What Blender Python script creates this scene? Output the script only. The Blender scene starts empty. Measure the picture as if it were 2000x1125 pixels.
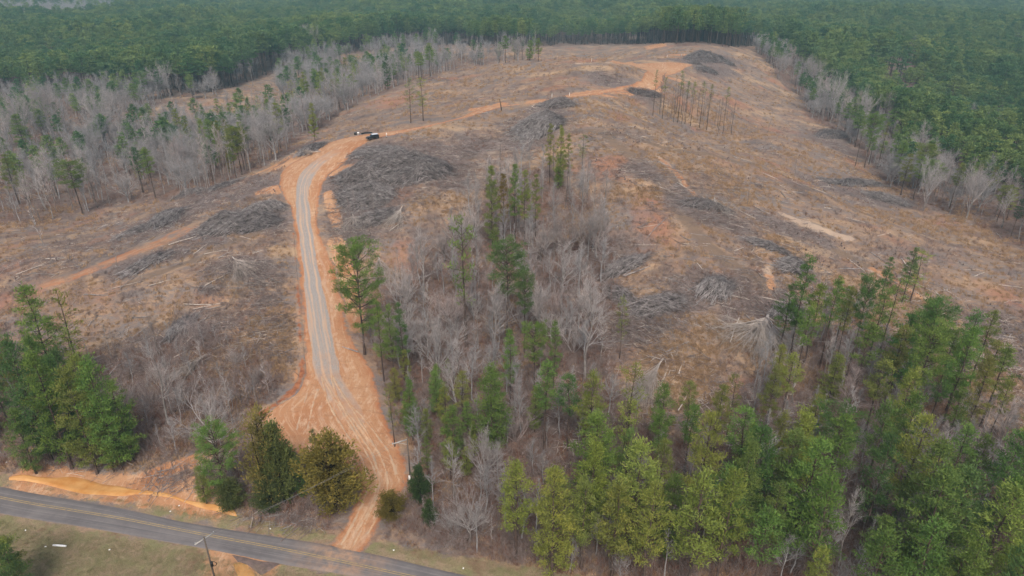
import bpy, math, random
import numpy as np
from math import radians, sin, cos, pi
sc=bpy.context.scene
# ------------------------------------------------------------------ camera, sky, sun, exposure
H=80.0; PITCH=radians(26); F=1333.333
CP,SP=cos(PITCH),sin(PITCH)
cam=bpy.data.cameras.new('camera'); camo=bpy.data.objects.new('camera',cam); sc.collection.objects.link(camo)
cam.sensor_width=36; cam.lens=24; cam.clip_start=1; cam.clip_end=12000
camo.location=(0,0,H); camo.rotation_euler=(radians(90)-PITCH,0,0); sc.camera=camo
w=bpy.data.worlds.new('World'); sc.world=w; w.use_nodes=True
nt=w.node_tree; bg=nt.nodes['Background']; sky=nt.nodes.new('ShaderNodeTexSky'); sky.sky_type='NISHITA'; sky.sun_disc=False
SUN_EL,SUN_AZ=radians(52),radians(180)
sky.sun_elevation=SUN_EL; sky.sun_rotation=SUN_AZ; sky.air_density=1.0; sky.dust_density=6.0; sky.ozone_density=1.0
nt.links.new(sky.outputs[0],bg.inputs[0]); bg.inputs[1].default_value=0.11
sl=bpy.data.lights.new('sun','SUN'); so=bpy.data.objects.new('sun',sl); sc.collection.objects.link(so)
sl.energy=1.5; sl.angle=radians(18); sl.color=(1,.97,.93)
so.rotation_euler=(radians(90)-SUN_EL,0,0)
so.location=(0,0,300)
sc.view_settings.view_transform='Standard'; sc.view_settings.look='None'; sc.view_settings.exposure=0.62; sc.view_settings.gamma=1
sc.cycles.use_denoising=True; sc.cycles.max_bounces=5; sc.cycles.diffuse_bounces=3; sc.cycles.volume_bounces=0; sc.cycles.transparent_max_bounces=4
HAZE_D=0.00022
rng=np.random.default_rng(7); random.seed(7)
# ------------------------------------------------------------------ terrain: heights surveyed from the view
CTRL=[(0,975,0),(200,1005,0),(400,1045,0),(620,1085,0),(850,1125,0),(1050,1125,0),(100,1075,-.5),(300,1110,-.5),(0,1125,-1),
(130,945,-1.6),(300,975,-1.2),(420,990,-1.2),(560,990,0),(730,960,.6),(820,1000,0),(660,1060,.2),
(100,880,.5),(250,880,1),(300,800,3),(500,830,3.2),(620,830,3),(700,850,2.6),(740,760,3.2),(680,950,1.2),(620,720,5),(620,640,8),(600,560,11),(590,470,14.5),(588,400,18),(600,350,20),(640,310,23),(690,280,25),(730,272,26),(830,245,28),(980,207,30),(1060,195,32),(1180,180,32),
(1260,165,30),(1290,135,26),(1330,130,25),(1210,122,26),(1270,90,18),(1280,106,18.5),
(700,690,4),(690,600,7.5),(660,480,13.5),(760,600,6.5),(700,400,18),(770,350,22.5),(860,330,24),(640,390,18),
(480,440,16),(540,500,14),(480,520,13.5),(540,620,9.5),(550,740,5),(400,600,10),(300,560,11),(450,700,6),(300,680,6),(150,700,3),
(380,440,14),(300,470,12.5),(200,515,10.5),(100,550,9),(0,580,7),(0,700,2),(0,800,1),
(540,375,18),(400,375,12),(300,420,11.5),(200,450,7),(60,460,4),(0,430,2),(480,340,14),(560,300,18.5),(620,280,21),
(300,370,4),(150,400,1),(0,340,-2),(200,300,-3),(350,300,-2),(450,250,-4),(300,215,-1),(100,220,-2),(520,192,2),(420,195,1),(390,170,0),(560,170,0),
(640,232,12),(650,205,6),(760,178,19),(830,155,22),(900,138,24.5),(1050,120,26.5),(1130,121,27),(760,230,22),(1000,180,29),(920,200,28),(900,165,26),
(700,110,2),(620,108,2),(860,92,0),(1060,96,10),(1000,92,4),(1400,112,20),(1480,100,8),(1500,140,10),(1560,190,0),(1450,170,13),(1520,90,0),
(1300,225,21),(1250,230,26),(1400,250,15),(1480,245,9),(1600,240,3),(1640,270,0),(1700,325,0),(1560,290,10),(1440,310,18),(1640,345,4),(1720,380,2),(1800,430,1),
(1900,425,0),(1990,470,0),(1540,350,14.5),(1650,400,10),(1750,445,7.5),(1850,480,4),(1990,530,2),
(1250,290,28),(1150,260,31),(1050,245,30.5),(1330,350,24),(1330,430,20),(1450,430,16),(1500,560,12.5),(1400,560,14),(1600,480,12),(1700,560,8),(1850,600,4),(1990,640,1.5),
(1200,350,25),(1230,450,18),(1300,560,13.5),(1300,650,10),(1400,650,10),(1480,680,8.5),(1250,750,6),(1350,760,6),
(1100,300,27),(1000,330,23),(930,360,21.5),(900,420,18),(1050,420,16.5),(1000,470,13.5),(900,520,10.5),(1100,520,11),(950,620,6.2),(1150,640,7.5),(850,700,3.4),(1000,720,4),(1150,760,4.2),(900,830,1.6),(1050,870,1.6),(1200,880,2.5),(880,960,.4),(1000,1060,-.5),(1150,1060,0),
(1400,850,4.2),(1600,750,6.5),(1700,680,6),(1900,760,2.5),(1600,900,3),(1800,900,2),(1990,850,1),(1400,1000,1),(1600,1080,.5),(1900,1060,0),(1990,1000,0)]

EXTRA=[(-60,470,8),(0,520,2),(60,600,3),(-90,560,1),(120,640,6),(-130,420,2)]
def rays(px,py):
    u=(np.asarray(px,float)-1000)/F; v=(np.asarray(py,float)-562.5)/F
    return np.stack([u,CP-v*SP,-SP-v*CP],-1)
def proj(x,y,z):
    dz=np.asarray(z)-H; f=y*CP-dz*SP; up=y*SP+dz*CP; f=np.where(f>1,f,1.)
    return 1000+F*x/f, 562.5-F*up/f, f
_C=np.array(CTRL,float); _d=rays(_C[:,0],_C[:,1]); _t=(_C[:,2]-H)/_d[:,2]
_e=np.array(EXTRA,float)
AX=np.r_[_d[:,0]*_t,_e[:,0]]; AY=np.r_[_d[:,1]*_t,_e[:,1]]; AZ=np.r_[_C[:,2],_e[:,2]]
def base_h(x,y):
    r=np.hypot(x,y); f=np.clip((r-650)/600,0,1)
    roll=7*np.sin(x/310+1.1)*np.cos(y/270+.4)+5*np.sin(x/170+y/210+2.)
    return f*f*(3-2*f)*(roll-2)
def kern(r):
    s=math.sqrt(5)*r/110.0
    return (1+s+s*s/3)*np.exp(-s)
WTS=np.linalg.solve(kern(np.hypot(AX[:,None]-AX,AY[:,None]-AY))+np.eye(len(AX))*2e-4,AZ-base_h(AX,AY))
def hgp(x,y):
    x=np.asarray(x,float); y=np.asarray(y,float); sh=x.shape; x=x.ravel(); y=y.ravel(); out=np.zeros(len(x))
    for i in range(0,len(x),20000):
        s=slice(i,i+20000); out[s]=kern(np.hypot(x[s,None]-AX,y[s,None]-AY))@WTS
    return (out+base_h(x,y)).reshape(sh)
def vnoise(x,y,s,seed=0):
    x=np.asarray(x)/s; y=np.asarray(y)/s; i=np.floor(x); j=np.floor(y); fx=x-i; fy=y-j
    fx=fx*fx*(3-2*fx); fy=fy*fy*(3-2*fy)
    def h(a,b):
        q=np.sin(a*127.1+b*311.7+seed*74.7)*43758.5453; return q-np.floor(q)
    return (h(i,j)*(1-fx)+h(i+1,j)*fx)*(1-fy)+(h(i,j+1)*(1-fx)+h(i+1,j+1)*fx)*fy
def inpoly(px,py,poly):
    px=np.asarray(px,float); py=np.asarray(py,float); r=np.zeros(px.shape,bool); n=len(poly)
    for k in range(n):
        x1,y1=poly[k]; x2,y2=poly[(k+1)%n]
        if y1==y2: continue
        c=((y1>py)!=(y2>py))&(px<(x2-x1)*(py-y1)/(y2-y1)+x1); r^=c
    return r
def axis(lo,hi,st,fl,fh,g):
    a=list(np.arange(lo,hi,st)); s=st
    while a[-1]<fh: s*=g; a.append(a[-1]+s)
    s=st
    while a[0]>fl: s*=g; a.insert(0,a[0]-s)
    return np.array(a)
GX=axis(-270,310,1.5,-5000,5000,1.06); GY=axis(50,520,1.5,-1500,9000,1.05)
MX,MY=np.meshgrid(GX,GY); GZ=hgp(MX,MY)
def samp(x,y,G=None):
    G=GZ if G is None else G
    x=np.asarray(x,float); y=np.asarray(y,float)
    i=np.clip(np.searchsorted(GX,x)-1,0,len(GX)-2); j=np.clip(np.searchsorted(GY,y)-1,0,len(GY)-2)
    fx=np.clip((x-GX[i])/(GX[i+1]-GX[i]),0,1); fy=np.clip((y-GY[j])/(GY[j+1]-GY[j]),0,1)
    return (G[j,i]*(1-fx)+G[j,i+1]*fx)*(1-fy)+(G[j+1,i]*(1-fx)+G[j+1,i+1]*fx)*fy
_DX=np.arange(-900,2950,12.); _DY=np.arange(-10,1500,8.)
def _march(d,lo,hi_,g):
    n=len(d); lo=lo.copy(); hi=np.full(n,np.nan); act=np.arange(n); t=lo.copy()
    while len(act):
        t2=t[act]*g; p=d[act]*t2[:,None]; hit=H+p[:,2]<samp(p[:,0],p[:,1]); t[act]=np.where(hit,t[act],t2); hi[act[hit]]=t2[hit]
        act=act[~hit&(t2<hi_[act])]
    return t,hi
_dm=rays(*np.meshgrid(_DX,_DY)); DM=_march(_dm.reshape(-1,3),np.full(_dm[...,0].size,60.),np.full(_dm[...,0].size,2600.),1.012)[0].reshape(_dm.shape[:2])
def at(px,py):
    """ground points under directions of view"""
    px=np.atleast_1d(np.asarray(px,float)); py=np.atleast_1d(np.asarray(py,float)); d=rays(px,py)
    i=np.clip(((px-_DX[0])/12).astype(int),1,len(_DX)-3); j=np.clip(((py-_DY[0])/8).astype(int),1,len(_DY)-3)
    lo=np.min([DM[j+a,i+b] for a in(-1,0,1,2) for b in(-1,0,1,2)],axis=0)*.985
    lo,hi=_march(d,lo,np.full(len(d),2700.),1.004); hi=np.where(np.isnan(hi),2700,hi)
    for _ in range(10):
        m=(lo+hi)/2; p=d*m[:,None]; b=H+p[:,2]<samp(p[:,0],p[:,1]); hi=np.where(b,m,hi); lo=np.where(b,lo,m)
    p=d*hi[:,None]; p[:,2]=samp(p[:,0],p[:,1]); return p
def at1(px,py): return at([px],[py])[0]
def topz(x,y,py):
    v=(py-562.5)/F; return H+y*(v*CP+SP)/(v*SP-CP)
def stand(tpx,tpy,bpy_):
    """foot and height of an upright thing seen from (tpx,tpy) down to row bpy_"""
    bx=tpx
    for _ in range(4):
        p=at1(bx,bpy_); zt=topz(p[0],p[1],tpy); f=p[1]*CP-(zt-H)*SP; fb=p[1]*CP-(p[2]-H)*SP
        bx=1000+F*((tpx-1000)/F*f)/fb
    return p,zt-p[2]
def dist(p): return float(np.hypot(np.hypot(p[0],p[1]),H-p[2]))
# ------------------------------------------------------------------ node helpers and materials
def mat(name,rough=.9,spec=.2):
    m=bpy.data.materials.new(name); m.use_nodes=True; t=m.node_tree; b=t.nodes['Principled BSDF']
    b.inputs['Roughness'].default_value=rough; b.inputs['Specular IOR Level'].default_value=spec
    return m,t,b
def N(t,k,**kw):
    n=t.nodes.new('ShaderNode'+k)
    for a,v in kw.items(): setattr(n,a,v)
    return n
def put(t,s,v):
    if hasattr(v,'is_linked') or isinstance(v,bpy.types.NodeSocket): t.links.new(v,s)
    elif isinstance(v,tuple) and len(v)==3 and s.type=='RGBA': s.default_value=(*v,1)
    else: s.default_value=v
def mix(t,f,a,b,mode='MIX'):
    n=N(t,'Mix',data_type='RGBA',blend_type=mode); put(t,n.inputs[0],f); put(t,n.inputs[6],a); put(t,n.inputs[7],b); return n.outputs[2]
def mth(t,op,a,b=0.,clamp=False):
    n=N(t,'Math',operation=op,use_clamp=clamp); put(t,n.inputs[0],a); put(t,n.inputs[1],b); return n.outputs[0]
def ramp(t,v,lo,hi,a=0.,b=1.):
    n=N(t,'MapRange'); n.clamp=True; put(t,n.inputs[0],v)
    for k,x in zip((1,2,3,4),(lo,hi,a,b)): n.inputs[k].default_value=x
    return n.outputs[0]
def pos(t): return N(t,'NewGeometry').outputs['Position']
def noise(t,s,det=4,rough=.6,vec=None,dist_=0.):
    n=N(t,'TexNoise'); n.inputs['Scale'].default_value=s; n.inputs['Detail'].default_value=det; n.inputs['Roughness'].default_value=rough; n.inputs['Distortion'].default_value=dist_
    t.links.new(vec if vec is not None else pos(t),n.inputs['Vector']); return n.outputs[0]
def stretch(t,sx,sy,rz=0.,sz=1.):
    n=N(t,'Mapping'); n.inputs['Scale'].default_value=(sx,sy,sz); n.inputs['Rotation'].default_value=(0,0,rz); t.links.new(pos(t),n.inputs[0]); return n.outputs[0]
def attr(t,n,kind='GEOMETRY'): 
    a=N(t,'Attribute'); a.attribute_name=n; a.attribute_type=kind; return a
def simple(name,c,rough=.8,spec=.3,var=.25,scale=3.,metal=0.):
    m,t,b=mat(name,rough,spec); n=noise(t,scale)
    t.links.new(mix(t,ramp(t,n,.3,.7),tuple(x*(1-var) for x in c),tuple(min(1,x*(1+var)) for x in c)),b.inputs['Base Color']); b.inputs['Metallic'].default_value=metal
    return m
STRAW=(.32,.216,.138); BROWN=(.185,.122,.09); DUFF=(.165,.142,.132); LITTER=(.17,.078,.05); DARK=(.055,.042,.038)
def clear_color(t):
    """the cut-over slope: straw, brown weeds, grey duff"""
    big=noise(t,.028,4,.6); mid=noise(t,.16,5,.65,None,.6); fine=noise(t,1.1,4,.7); grain=noise(t,4.5,3,.7)
    c=mix(t,ramp(t,mth(t,'ADD',mth(t,'MULTIPLY',mid,.6),mth(t,'MULTIPLY',fine,.4)),.42,.58),BROWN,STRAW)
    g=noise(t,.07,5,.7,stretch(t,1.,2.2,.4)); g2=noise(t,.5,4,.7,stretch(t,1.,2.5,-.3))
    c=mix(t,ramp(t,mth(t,'ADD',mth(t,'MULTIPLY',g,.6),mth(t,'MULTIPLY',g2,.4)),.46,.58),c,DUFF)
    c=mix(t,ramp(t,noise(t,.045,4,.6),.55,.68,0,.6),c,(.30,.13,.075)); c=mix(t,ramp(t,noise(t,.033,4,.65,stretch(t,1.,1.6,1.)),.56,.66,0,.75),c,(.40,.275,.165)); c=mix(t,ramp(t,noise(t,.038,4,.65,stretch(t,1.8,1.,.7)),.55,.68,0,.65),c,(.10,.076,.068))
    c=mix(t,ramp(t,fine,.60,.72,0,.7),c,DARK)
    c=mix(t,ramp(t,grain,.62,.70,0,.8),c,(.33,.28,.25))
    c=mix(t,ramp(t,noise(t,2.3,2,.5),.66,.72,0,.6),c,DARK)
    return c
def dirt_color(t):
    a=noise(t,.09,4,.6); b=noise(t,.9,4,.7,stretch(t,1,.35,.2)); c=mix(t,ramp(t,a,.35,.65),(.35,.165,.080),(.42,.245,.138))
    c=mix(t,ramp(t,b,.52,.66,0,.7),c,(.52,.36,.24)); c=mix(t,ramp(t,b,.30,.42,.6,0),c,(.32,.145,.068))
    c=mix(t,ramp(t,noise(t,3.,3,.7),.60,.70,0,.5),c,(.24,.15,.10)); return c
def ground_material():
    m,t,b=mat('cutover_ground',.95,.1); a=attr(t,'cover'); s=N(t,'SeparateColor'); t.links.new(a.outputs['Color'],s.inputs[0])
    D,L,S=s.outputs[0],s.outputs[1],s.outputs[2]; V=a.outputs['Alpha']
    n=noise(t,.45,5,.65); nf=noise(t,2.,4,.7)
    nn=mth(t,'ADD',mth(t,'MULTIPLY',n,.6),mth(t,'MULTIPLY',nf,.4))
    def edge(x,wd=.18): return ramp(t,mth(t,'ADD',x,mth(t,'MULTIPLY',mth(t,'SUBTRACT',nn,.5),1.5)),.5-wd,.5+wd)
    c=clear_color(t)
    slash=mix(t,ramp(t,noise(t,1.6,4,.75,stretch(t,1,3,.5)),.40,.62),(.085,.064,.057),(.235,.19,.17))
    ra=attr(t,'ruts'); rs=N(t,'SeparateColor'); t.links.new(ra.outputs['Color'],rs.inputs[0]); c=mix(t,mth(t,'MULTIPLY',edge(rs.outputs[0],.15),.75),c,(.155,.11,.078)); c=mix(t,mth(t,'MULTIPLY',edge(rs.outputs[1],.1),.6),c,(.46,.35,.26))
    c=mix(t,edge(S,.2),c,slash)
    lit=mix(t,ramp(t,noise(t,.8,5,.7),.38,.62),(.075,.050,.040),(.195,.112,.082)); lit=mix(t,ramp(t,noise(t,.2,3,.6),.38,.62,0,.8),lit,(.165,.135,.12))
    c=mix(t,edge(L),c,lit)
    gr=mix(t,ramp(t,noise(t,.35,5,.7),.40,.60),(.25,.185,.12),(.19,.175,.088)); gr=mix(t,ramp(t,noise(t,5.,3,.7),.5,.68,0,.65),gr,(.105,.09,.05)); gr=mix(t,ramp(t,noise(t,.13,4,.7),.56,.66,0,.8),gr,(.17,.10,.068))
    c=mix(t,edge(V,.12),c,gr)
    c=mix(t,edge(D,.1),c,dirt_color(t))
    t.links.new(c,b.inputs['Base Color'])
    bp=N(t,'Bump'); bp.inputs['Strength'].default_value=.7; bp.inputs['Distance'].default_value=.35
    t.links.new(mth(t,'ADD',noise(t,.9,5,.7),mth(t,'MULTIPLY',nf,.5)),bp.inputs['Height']); t.links.new(bp.outputs[0],b.inputs['Normal'])
    return m
# ------------------------------------------------------------------ where things lie (read off the view, used in the place)
CREST=[(0,440),(60,448),(110,432),(250,398),(380,388),(480,348),(560,303),(600,276),(640,240),(700,206),(780,168),(900,134),(1045,116)]
FOREST=[(-900,330),(-300,225),(0,192),(150,186),(250,184),(395,188),(440,176),(550,138),(640,110),(700,104),(760,94),(850,89),(1000,92),(1150,88),(1300,87),(1440,93),(1490,92),(1540,118),(1600,170),(1680,232),(1760,292),(1850,345),(1950,385),(2010,420),(2300,560),(2900,900),(2900,-200),(-900,-200)]
RAVINE=CREST+[(1045,100),(900,108),(790,122),(700,150),(650,172),(620,200),(570,222),(450,228),(330,250),(280,222),(300,208),(390,196),(280,186),(0,194),(-300,225),(-700,420)]
FARRAV=[[(545,190),(545,150),(600,122),(640,112),(690,118),(650,150),(625,200),(570,222)],[(700,112),(770,98),(850,93),(880,98),(790,118),(720,128)],[(180,190),(390,190),(440,178),(430,184),(390,197),(290,198)]]
RIGHTWOOD=[(1470,94),(1500,92),(1540,118),(1600,170),(1680,232),(1760,292),(1850,345),(1950,385),(2010,420),(2300,560),(2500,760),(2080,520),(1980,472),(1890,432),(1800,408),(1740,372),(1700,330),(1655,275),(1590,236),(1560,195),(1520,150),(1490,112)]
GROVE=[(1085,330),(1180,400),(1210,520),(1215,640),(1190,760),(1260,830),(1380,860),(1440,780),(1500,720),(1540,700),(1560,640),(1700,640),(1800,720),(1960,860),(2100,960),(2300,1250),(1900,1330),(1300,1180),(1000,1105),(880,1070),(760,1020),(790,950),(795,880),(755,800),(740,740),(720,690),(745,600),(800,540),(850,480),(900,440),(950,370),(1020,330)]
LEFTWOOD=[(-300,640),(0,700),(120,700),(260,690),(420,650),(520,690),(560,745),(500,805),(440,830),(430,880),(330,900),(240,915),(100,925),(0,915),(-300,900)]
BANKWOOD=[(370,960),(410,905),(560,880),(690,900),(705,950),(690,1010),(620,1010),(460,990)]
DITCH=[(-50,922),(150,930),(240,938),(330,958),(470,985),(470,1008),(360,992),(190,976),(100,960),(0,945),(-50,940)]
VERGE=[[(-400,880),(0,948),(210,986),(350,1017),(525,1045),(650,1066),(660,1040),(600,1030),(430,1003),(330,985),(190,972),(100,955),(0,930),(-400,850)],[(700,1080),(825,1108),(930,1130),(1200,1190),(1500,1260),(1500,1200),(1050,1110),(860,1082),(735,1058)],[(-600,850),(0,1000),(105,1020),(385,1069),(700,1132),(1100,1230),(600,1900),(-900,1700)]]
def seg_d(x,y,pts):
    x=np.asarray(x,float); y=np.asarray(y,float); d=np.full(x.shape,1e9)
    for (x1,y1),(x2,y2) in zip(pts[:-1],pts[1:]):
        l=(x2-x1)**2+(y2-y1)**2+1e-9; t=np.clip(((x-x1)*(x2-x1)+(y-y1)*(y2-y1))/l,0,1)
        d=np.minimum(d,np.hypot(x-x1-t*(x2-x1),y-y1-t*(y2-y1)))
    return d
def wpts(l): return [tuple(p[:2]) for p in at([a for a,b in l],[b for a,b in l])]
ROAD_EDGES=[((636,1064),(704,1081)),((655,1045),(722,1062)),((672,1018),(742,1020)),((690,985),(768,985)),((702,945),(795,945)),((640,905),(796,905)),((565,880),(784,878)),((530,850),(764,845)),((508,812),(750,803)),((556,777),(742,768)),((586,744),(734,742)),((592,700),(712,700)),((588,650),(684,655)),((588,600),(676,604)),((584,560),(664,562)),((578,505),(648,508)),((573,455),(626,460)),((566,405),(622,425)),((548,374),(626,382)),((545,347),(640,345)),((566,322),(664,328)),((604,302),(690,297)),((645,278),(708,283)),((694,266),(741,270)),((766,256.2),(788,260)),((829,245.4),(835,248.6)),((899,229),(906,231.3)),((940,211),(953,217.5)),((970,207),(983,209.5)),((1010,203.2),(1018,205))]
UPPER_EDGES=[((1096,188.5),(1106,192)),((1150,180),(1160,187)),((1206,170),(1224,179.5)),((1245,158),(1279,177)),((1256,148),(1298,162)),((1264,137),(1300,149)),((1250,129),(1334,136.5)),((1230,125),(1355,127))]
SPUR_EDGES=[((1190,120.5),(1200,124)),((1222,122.5),(1230,128)),((1250,127),(1258,136)),((1272,136),(1280,143))]
TRACK_EDGES=[((384,435),(398,444)),((345,449),(362,459)),((300,470),(314,481)),((240,494),(256,504)),((180,520),(196,529)),((120,541),(134,552)),((70,553),(84,563))]
GRAVEL_EDGES=[((664,830),(722,826)),((640,785),(700,782)),((612,735),(672,740)),((606,700),(664,702)),((600,650),(654,652)),((596,600),(642,602)),((592,560),(634,562)),((586,505),(622,508)),((580,455),(614,458)),((576,405),(608,408)),((577,370),(605,378)),((582,345),(612,352)),((598,325),(628,330)),((624,306),(650,310)),((652,290),(678,294))]
ASPHALT_EDGES=[((-300,896),(-300,950)),((0,951),(0,1003)),((210,987),(210,1038)),((350,1018),(385,1069)),((525,1046),(560,1104)),((700,1076),(740,1136)),((916,1125),(960,1190)),((1200,1180),(1260,1256))]
def edge_w(ed):
    a=at([e[0][0] for e in ed],[e[0][1] for e in ed]); b=at([e[1][0] for e in ed],[e[1][1] for e in ed]); return a,b
def spline(P,step):
    P=np.asarray(P,float); out=[]; n=len(P)
    for i in range(n-1):
        p0,p1,p2,p3=P[max(i-1,0)],P[i],P[i+1],P[min(i+2,n-1)]
        k=max(2,int(np.linalg.norm(p2-p1)/step))
        for s in range(k):
            t=s/k; out.append(.5*((2*p1)+(-p0+p2)*t+(2*p0-5*p1+4*p2-p3)*t*t+(-p0+3*p1-3*p2+p3)*t**3))
    out.append(P[-1]); return np.array(out)
def link(name,me,parent=None):
    o=bpy.data.objects.new(name,me); sc.collection.objects.link(o)
    if parent: o.parent=parent
    return o
def tag(o,label=None,cat=None,group=None,kind=None):
    if label: o['label']=label
    if cat: o['category']=cat
    if group: o['group']=group
    if kind: o['kind']=kind
    return o
def mesh_np(name,V,Fq,mats,smooth=False,mi=None):
    me=bpy.data.meshes.new(name); V=np.asarray(V,np.float32); Fq=np.asarray(Fq,np.int32); k=Fq.shape[1]
    me.vertices.add(len(V)); me.vertices.foreach_set('co',V.ravel()); me.loops.add(Fq.size); me.loops.foreach_set('vertex_index',Fq.ravel())
    me.polygons.add(len(Fq)); me.polygons.foreach_set('loop_start',np.arange(len(Fq),dtype=np.int32)*k)
    if smooth: me.polygons.foreach_set('use_smooth',np.ones(len(Fq),bool))
    for m in (mats if isinstance(mats,(list,tuple)) else [mats]): me.materials.append(m)
    if mi is not None: me.polygons.foreach_set('material_index',np.asarray(mi,np.int32))
    me.update(calc_edges=True); return me
def grid_faces(nr,nc):
    i=np.arange(nr-1)[:,None]*nc+np.arange(nc-1)[None]; i=i.ravel(); return np.stack([i,i+1,i+nc+1,i+nc],1)
# cover masks on the ground
_z0=GZ.copy(); PX,PY,_f=proj(MX,MY,GZ); front=(MY*CP-(GZ-H)*SP)>5
DL,DR=edge_w(ROAD_EDGES); UL,UR=edge_w(UPPER_EDGES); SL,SR=edge_w(SPUR_EDGES); TL,TR=edge_w(TRACK_EDGES); GL,GR=edge_w(GRAVEL_EDGES); RL,RR=edge_w(ASPHALT_EDGES)
def ring(a,b): return [tuple(p[:2]) for p in a]+[tuple(p[:2]) for p in b[::-1]]
RINGS=[ring(DL,DR),ring(UL,UR),ring(SL,SR),ring(TL,TR),ring(RL,RR)]
near=(np.hypot(MX,MY)<900)
def onroad(x,y,pad=0.):
    x=np.asarray(x,float); y=np.asarray(y,float); r=np.zeros(x.shape,bool)
    for g in RINGS: r|=inpoly(x,y,g)
    if pad:
        for g in RINGS: r|=seg_d(x,y,g+[g[0]])<pad
    return r
ROADM=np.zeros(MX.shape); ROADM[near]=onroad(MX[near],MY[near],1.2)
cover=np.zeros((*MX.shape,4),np.float32)
def blur(m):
    p=np.pad(m,1,mode='edge'); return (p[1:-1,1:-1]*2+p[:-2,1:-1]+p[2:,1:-1]+p[1:-1,:-2]+p[1:-1,2:])/6
D0=np.zeros(MX.shape)
for l,wd in [([(590,735),(630,690)],2.),([(640,335),(700,330)],3.),([(655,470),(680,540),(700,640)],2.),([(640,380),(660,440)],1.6),([(560,366),(520,376)],3.5),([(420,372),(560,312)],1.5),([(540,330),(600,300)],2.5),
  ([(1100,190),(1240,182),(1290,175)],1.6),([(1180,187),(1200,191)],1.5),([(1262,91),(1282,92)],7),([(1302,109),(1330,108)],5),([(1040,200),(1075,197)],3),([(930,214),(975,206)],3.),([(1300,150),(1330,158)],3),([(60,935),(240,950),(330,965),(430,985)],3.),([(300,925),(400,900)],1.6),([(1500,540),(1508,565)],1.),([(1290,310),(1360,380)],1.),([(1600,620),(1680,640)],2),([(455,1095),(480,1130)],4),([(1700,520),(1830,600)],1.)]:
    p=wpts(l); q=np.zeros(MX.shape); q[near]=np.clip(1.1-seg_d(MX[near],MY[near],p)/wd*.6,0,1); D0=np.maximum(D0,q)
S0=np.zeros(MX.shape)
for l,wd in [([(650,360),(740,345),(870,340)],13),([(700,300),(860,300),(950,285)],9),([(400,450),(540,425)],9),([(400,390),(560,345)],9),([(300,440),(400,395)],7),([(560,300),(640,265)],4),([(1010,270),(1080,225)],9),([(1060,215),(1100,200)],6),([(1340,120),(1420,112)],14),([(1370,140),(1420,138)],9),([(1240,175),(1180,150)],10),([(250,520),(420,470)],4),([(680,420),(720,450)],7),([(1330,395),(1440,440)],6),([(1250,330),(1330,370)],5),([(1500,430),(1600,470)],5),([(1350,570),(1440,560)],5),([(1190,490),(1240,470)],5),([(1240,640),(1330,600)],5),([(1430,610),(1540,600)],4),([(1580,350),(1800,400)],7),([(1600,270),(1680,300)],9),([(280,690),(380,640)],6),([(440,530),(500,520)],5),([(960,290),(860,300)],6)]:
    p=wpts(l); q=np.zeros(MX.shape); q[near]=np.clip(1.1-seg_d(MX[near],MY[near],p)/wd*.6,0,.95); S0=np.maximum(S0,q*(.55+.6*vnoise(MX,MY,6,41)))
WX=PX+(vnoise(MX,MY,14,31)-.5)*9000/np.maximum(_f,60)+(vnoise(MX,MY,5,32)-.5)*4500/np.maximum(_f,60)
WY=PY+(vnoise(MX,MY,14,33)-.5)*5000/np.maximum(_f,60)+(vnoise(MX,MY,5,34)-.5)*2500/np.maximum(_f,60)
def polym(l,hard=False):
    q=(inpoly(PX if hard else WX,PY if hard else WY,l)&front).astype(float)
    for _ in range(1 if hard else 6): q=blur(q)
    return q
L0=np.maximum.reduce([polym(FOREST),polym(RAVINE)*.62,polym(RIGHTWOOD)*.8,polym(GROVE)*.72,polym(LEFTWOOD)*.7,polym(BANKWOOD)*.8]); L0[~front]=1
V0=np.maximum.reduce([polym(v,True) for v in VERGE])
W0=np.zeros((*MX.shape,4),np.float32)
for ch,l,wd in [(0,[(1325,350),(1338,430),(1380,480),(1440,530),(1500,560)],1.7),(0,[(1060,200),(1030,250),(990,290),(900,310)],1.8),(0,[(1180,260),(1260,330),(1330,400)],1.5),(0,[(1500,430),(1600,470),(1700,520)],1.5),(0,[(1100,260),(1300,290),(1500,330),(1700,420)],1.2),(0,[(240,560),(400,500),(520,450)],1.2),(1,[(1525,420),(1575,435),(1655,466)],1.),(1,[(1545,432),(1600,452)],.8),(1,[(1620,452),(1660,462)],1.1),(1,[(1285,305),(1330,350),(1350,380)],.9),(1,[(1496,530),(1508,560)],.8),(1,[(760,312),(900,300),(1000,290)],.8),(1,[(1700,525),(1840,600)],.8),(1,[(1600,622),(1690,640)],1.2),(1,[(1050,205),(1085,196)],2.),(1,[(1130,122),(1195,122)],1.5)]:
    q=np.clip(1.2-seg_d(MX[near],MY[near],wpts(l))/wd*.6,0,1); q0=W0[...,ch]; q0[near]=np.maximum(q0[near],q)
cover[...,0]=D0; cover[...,1]=L0*(V0<.5); cover[...,2]=S0*(L0<.9); cover[...,3]=V0
rough=(vnoise(MX,MY,22,3)-.5)*1.5+(vnoise(MX,MY,9,1)-.5)*1.0+(vnoise(MX,MY,3.2,2)-.5)*.45
k=np.clip(1-blur(blur(ROADM))*1.6,0,1)*np.clip(1-V0*.8,0,1)
GZ=GZ+rough*k*near
M_GROUND=ground_material()
V=np.stack([MX,MY,GZ],-1).reshape(-1,3)
gme=mesh_np('ground',V,grid_faces(len(GY),len(GX)),M_GROUND,True)
ca=gme.color_attributes.new('cover','FLOAT_COLOR','POINT'); ca.data.foreach_set('color',cover.reshape(-1))
ca=gme.color_attributes.new('ruts','FLOAT_COLOR','POINT'); ca.data.foreach_set('color',W0.reshape(-1))
tag(link('ground',gme),kind='structure')
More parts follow.
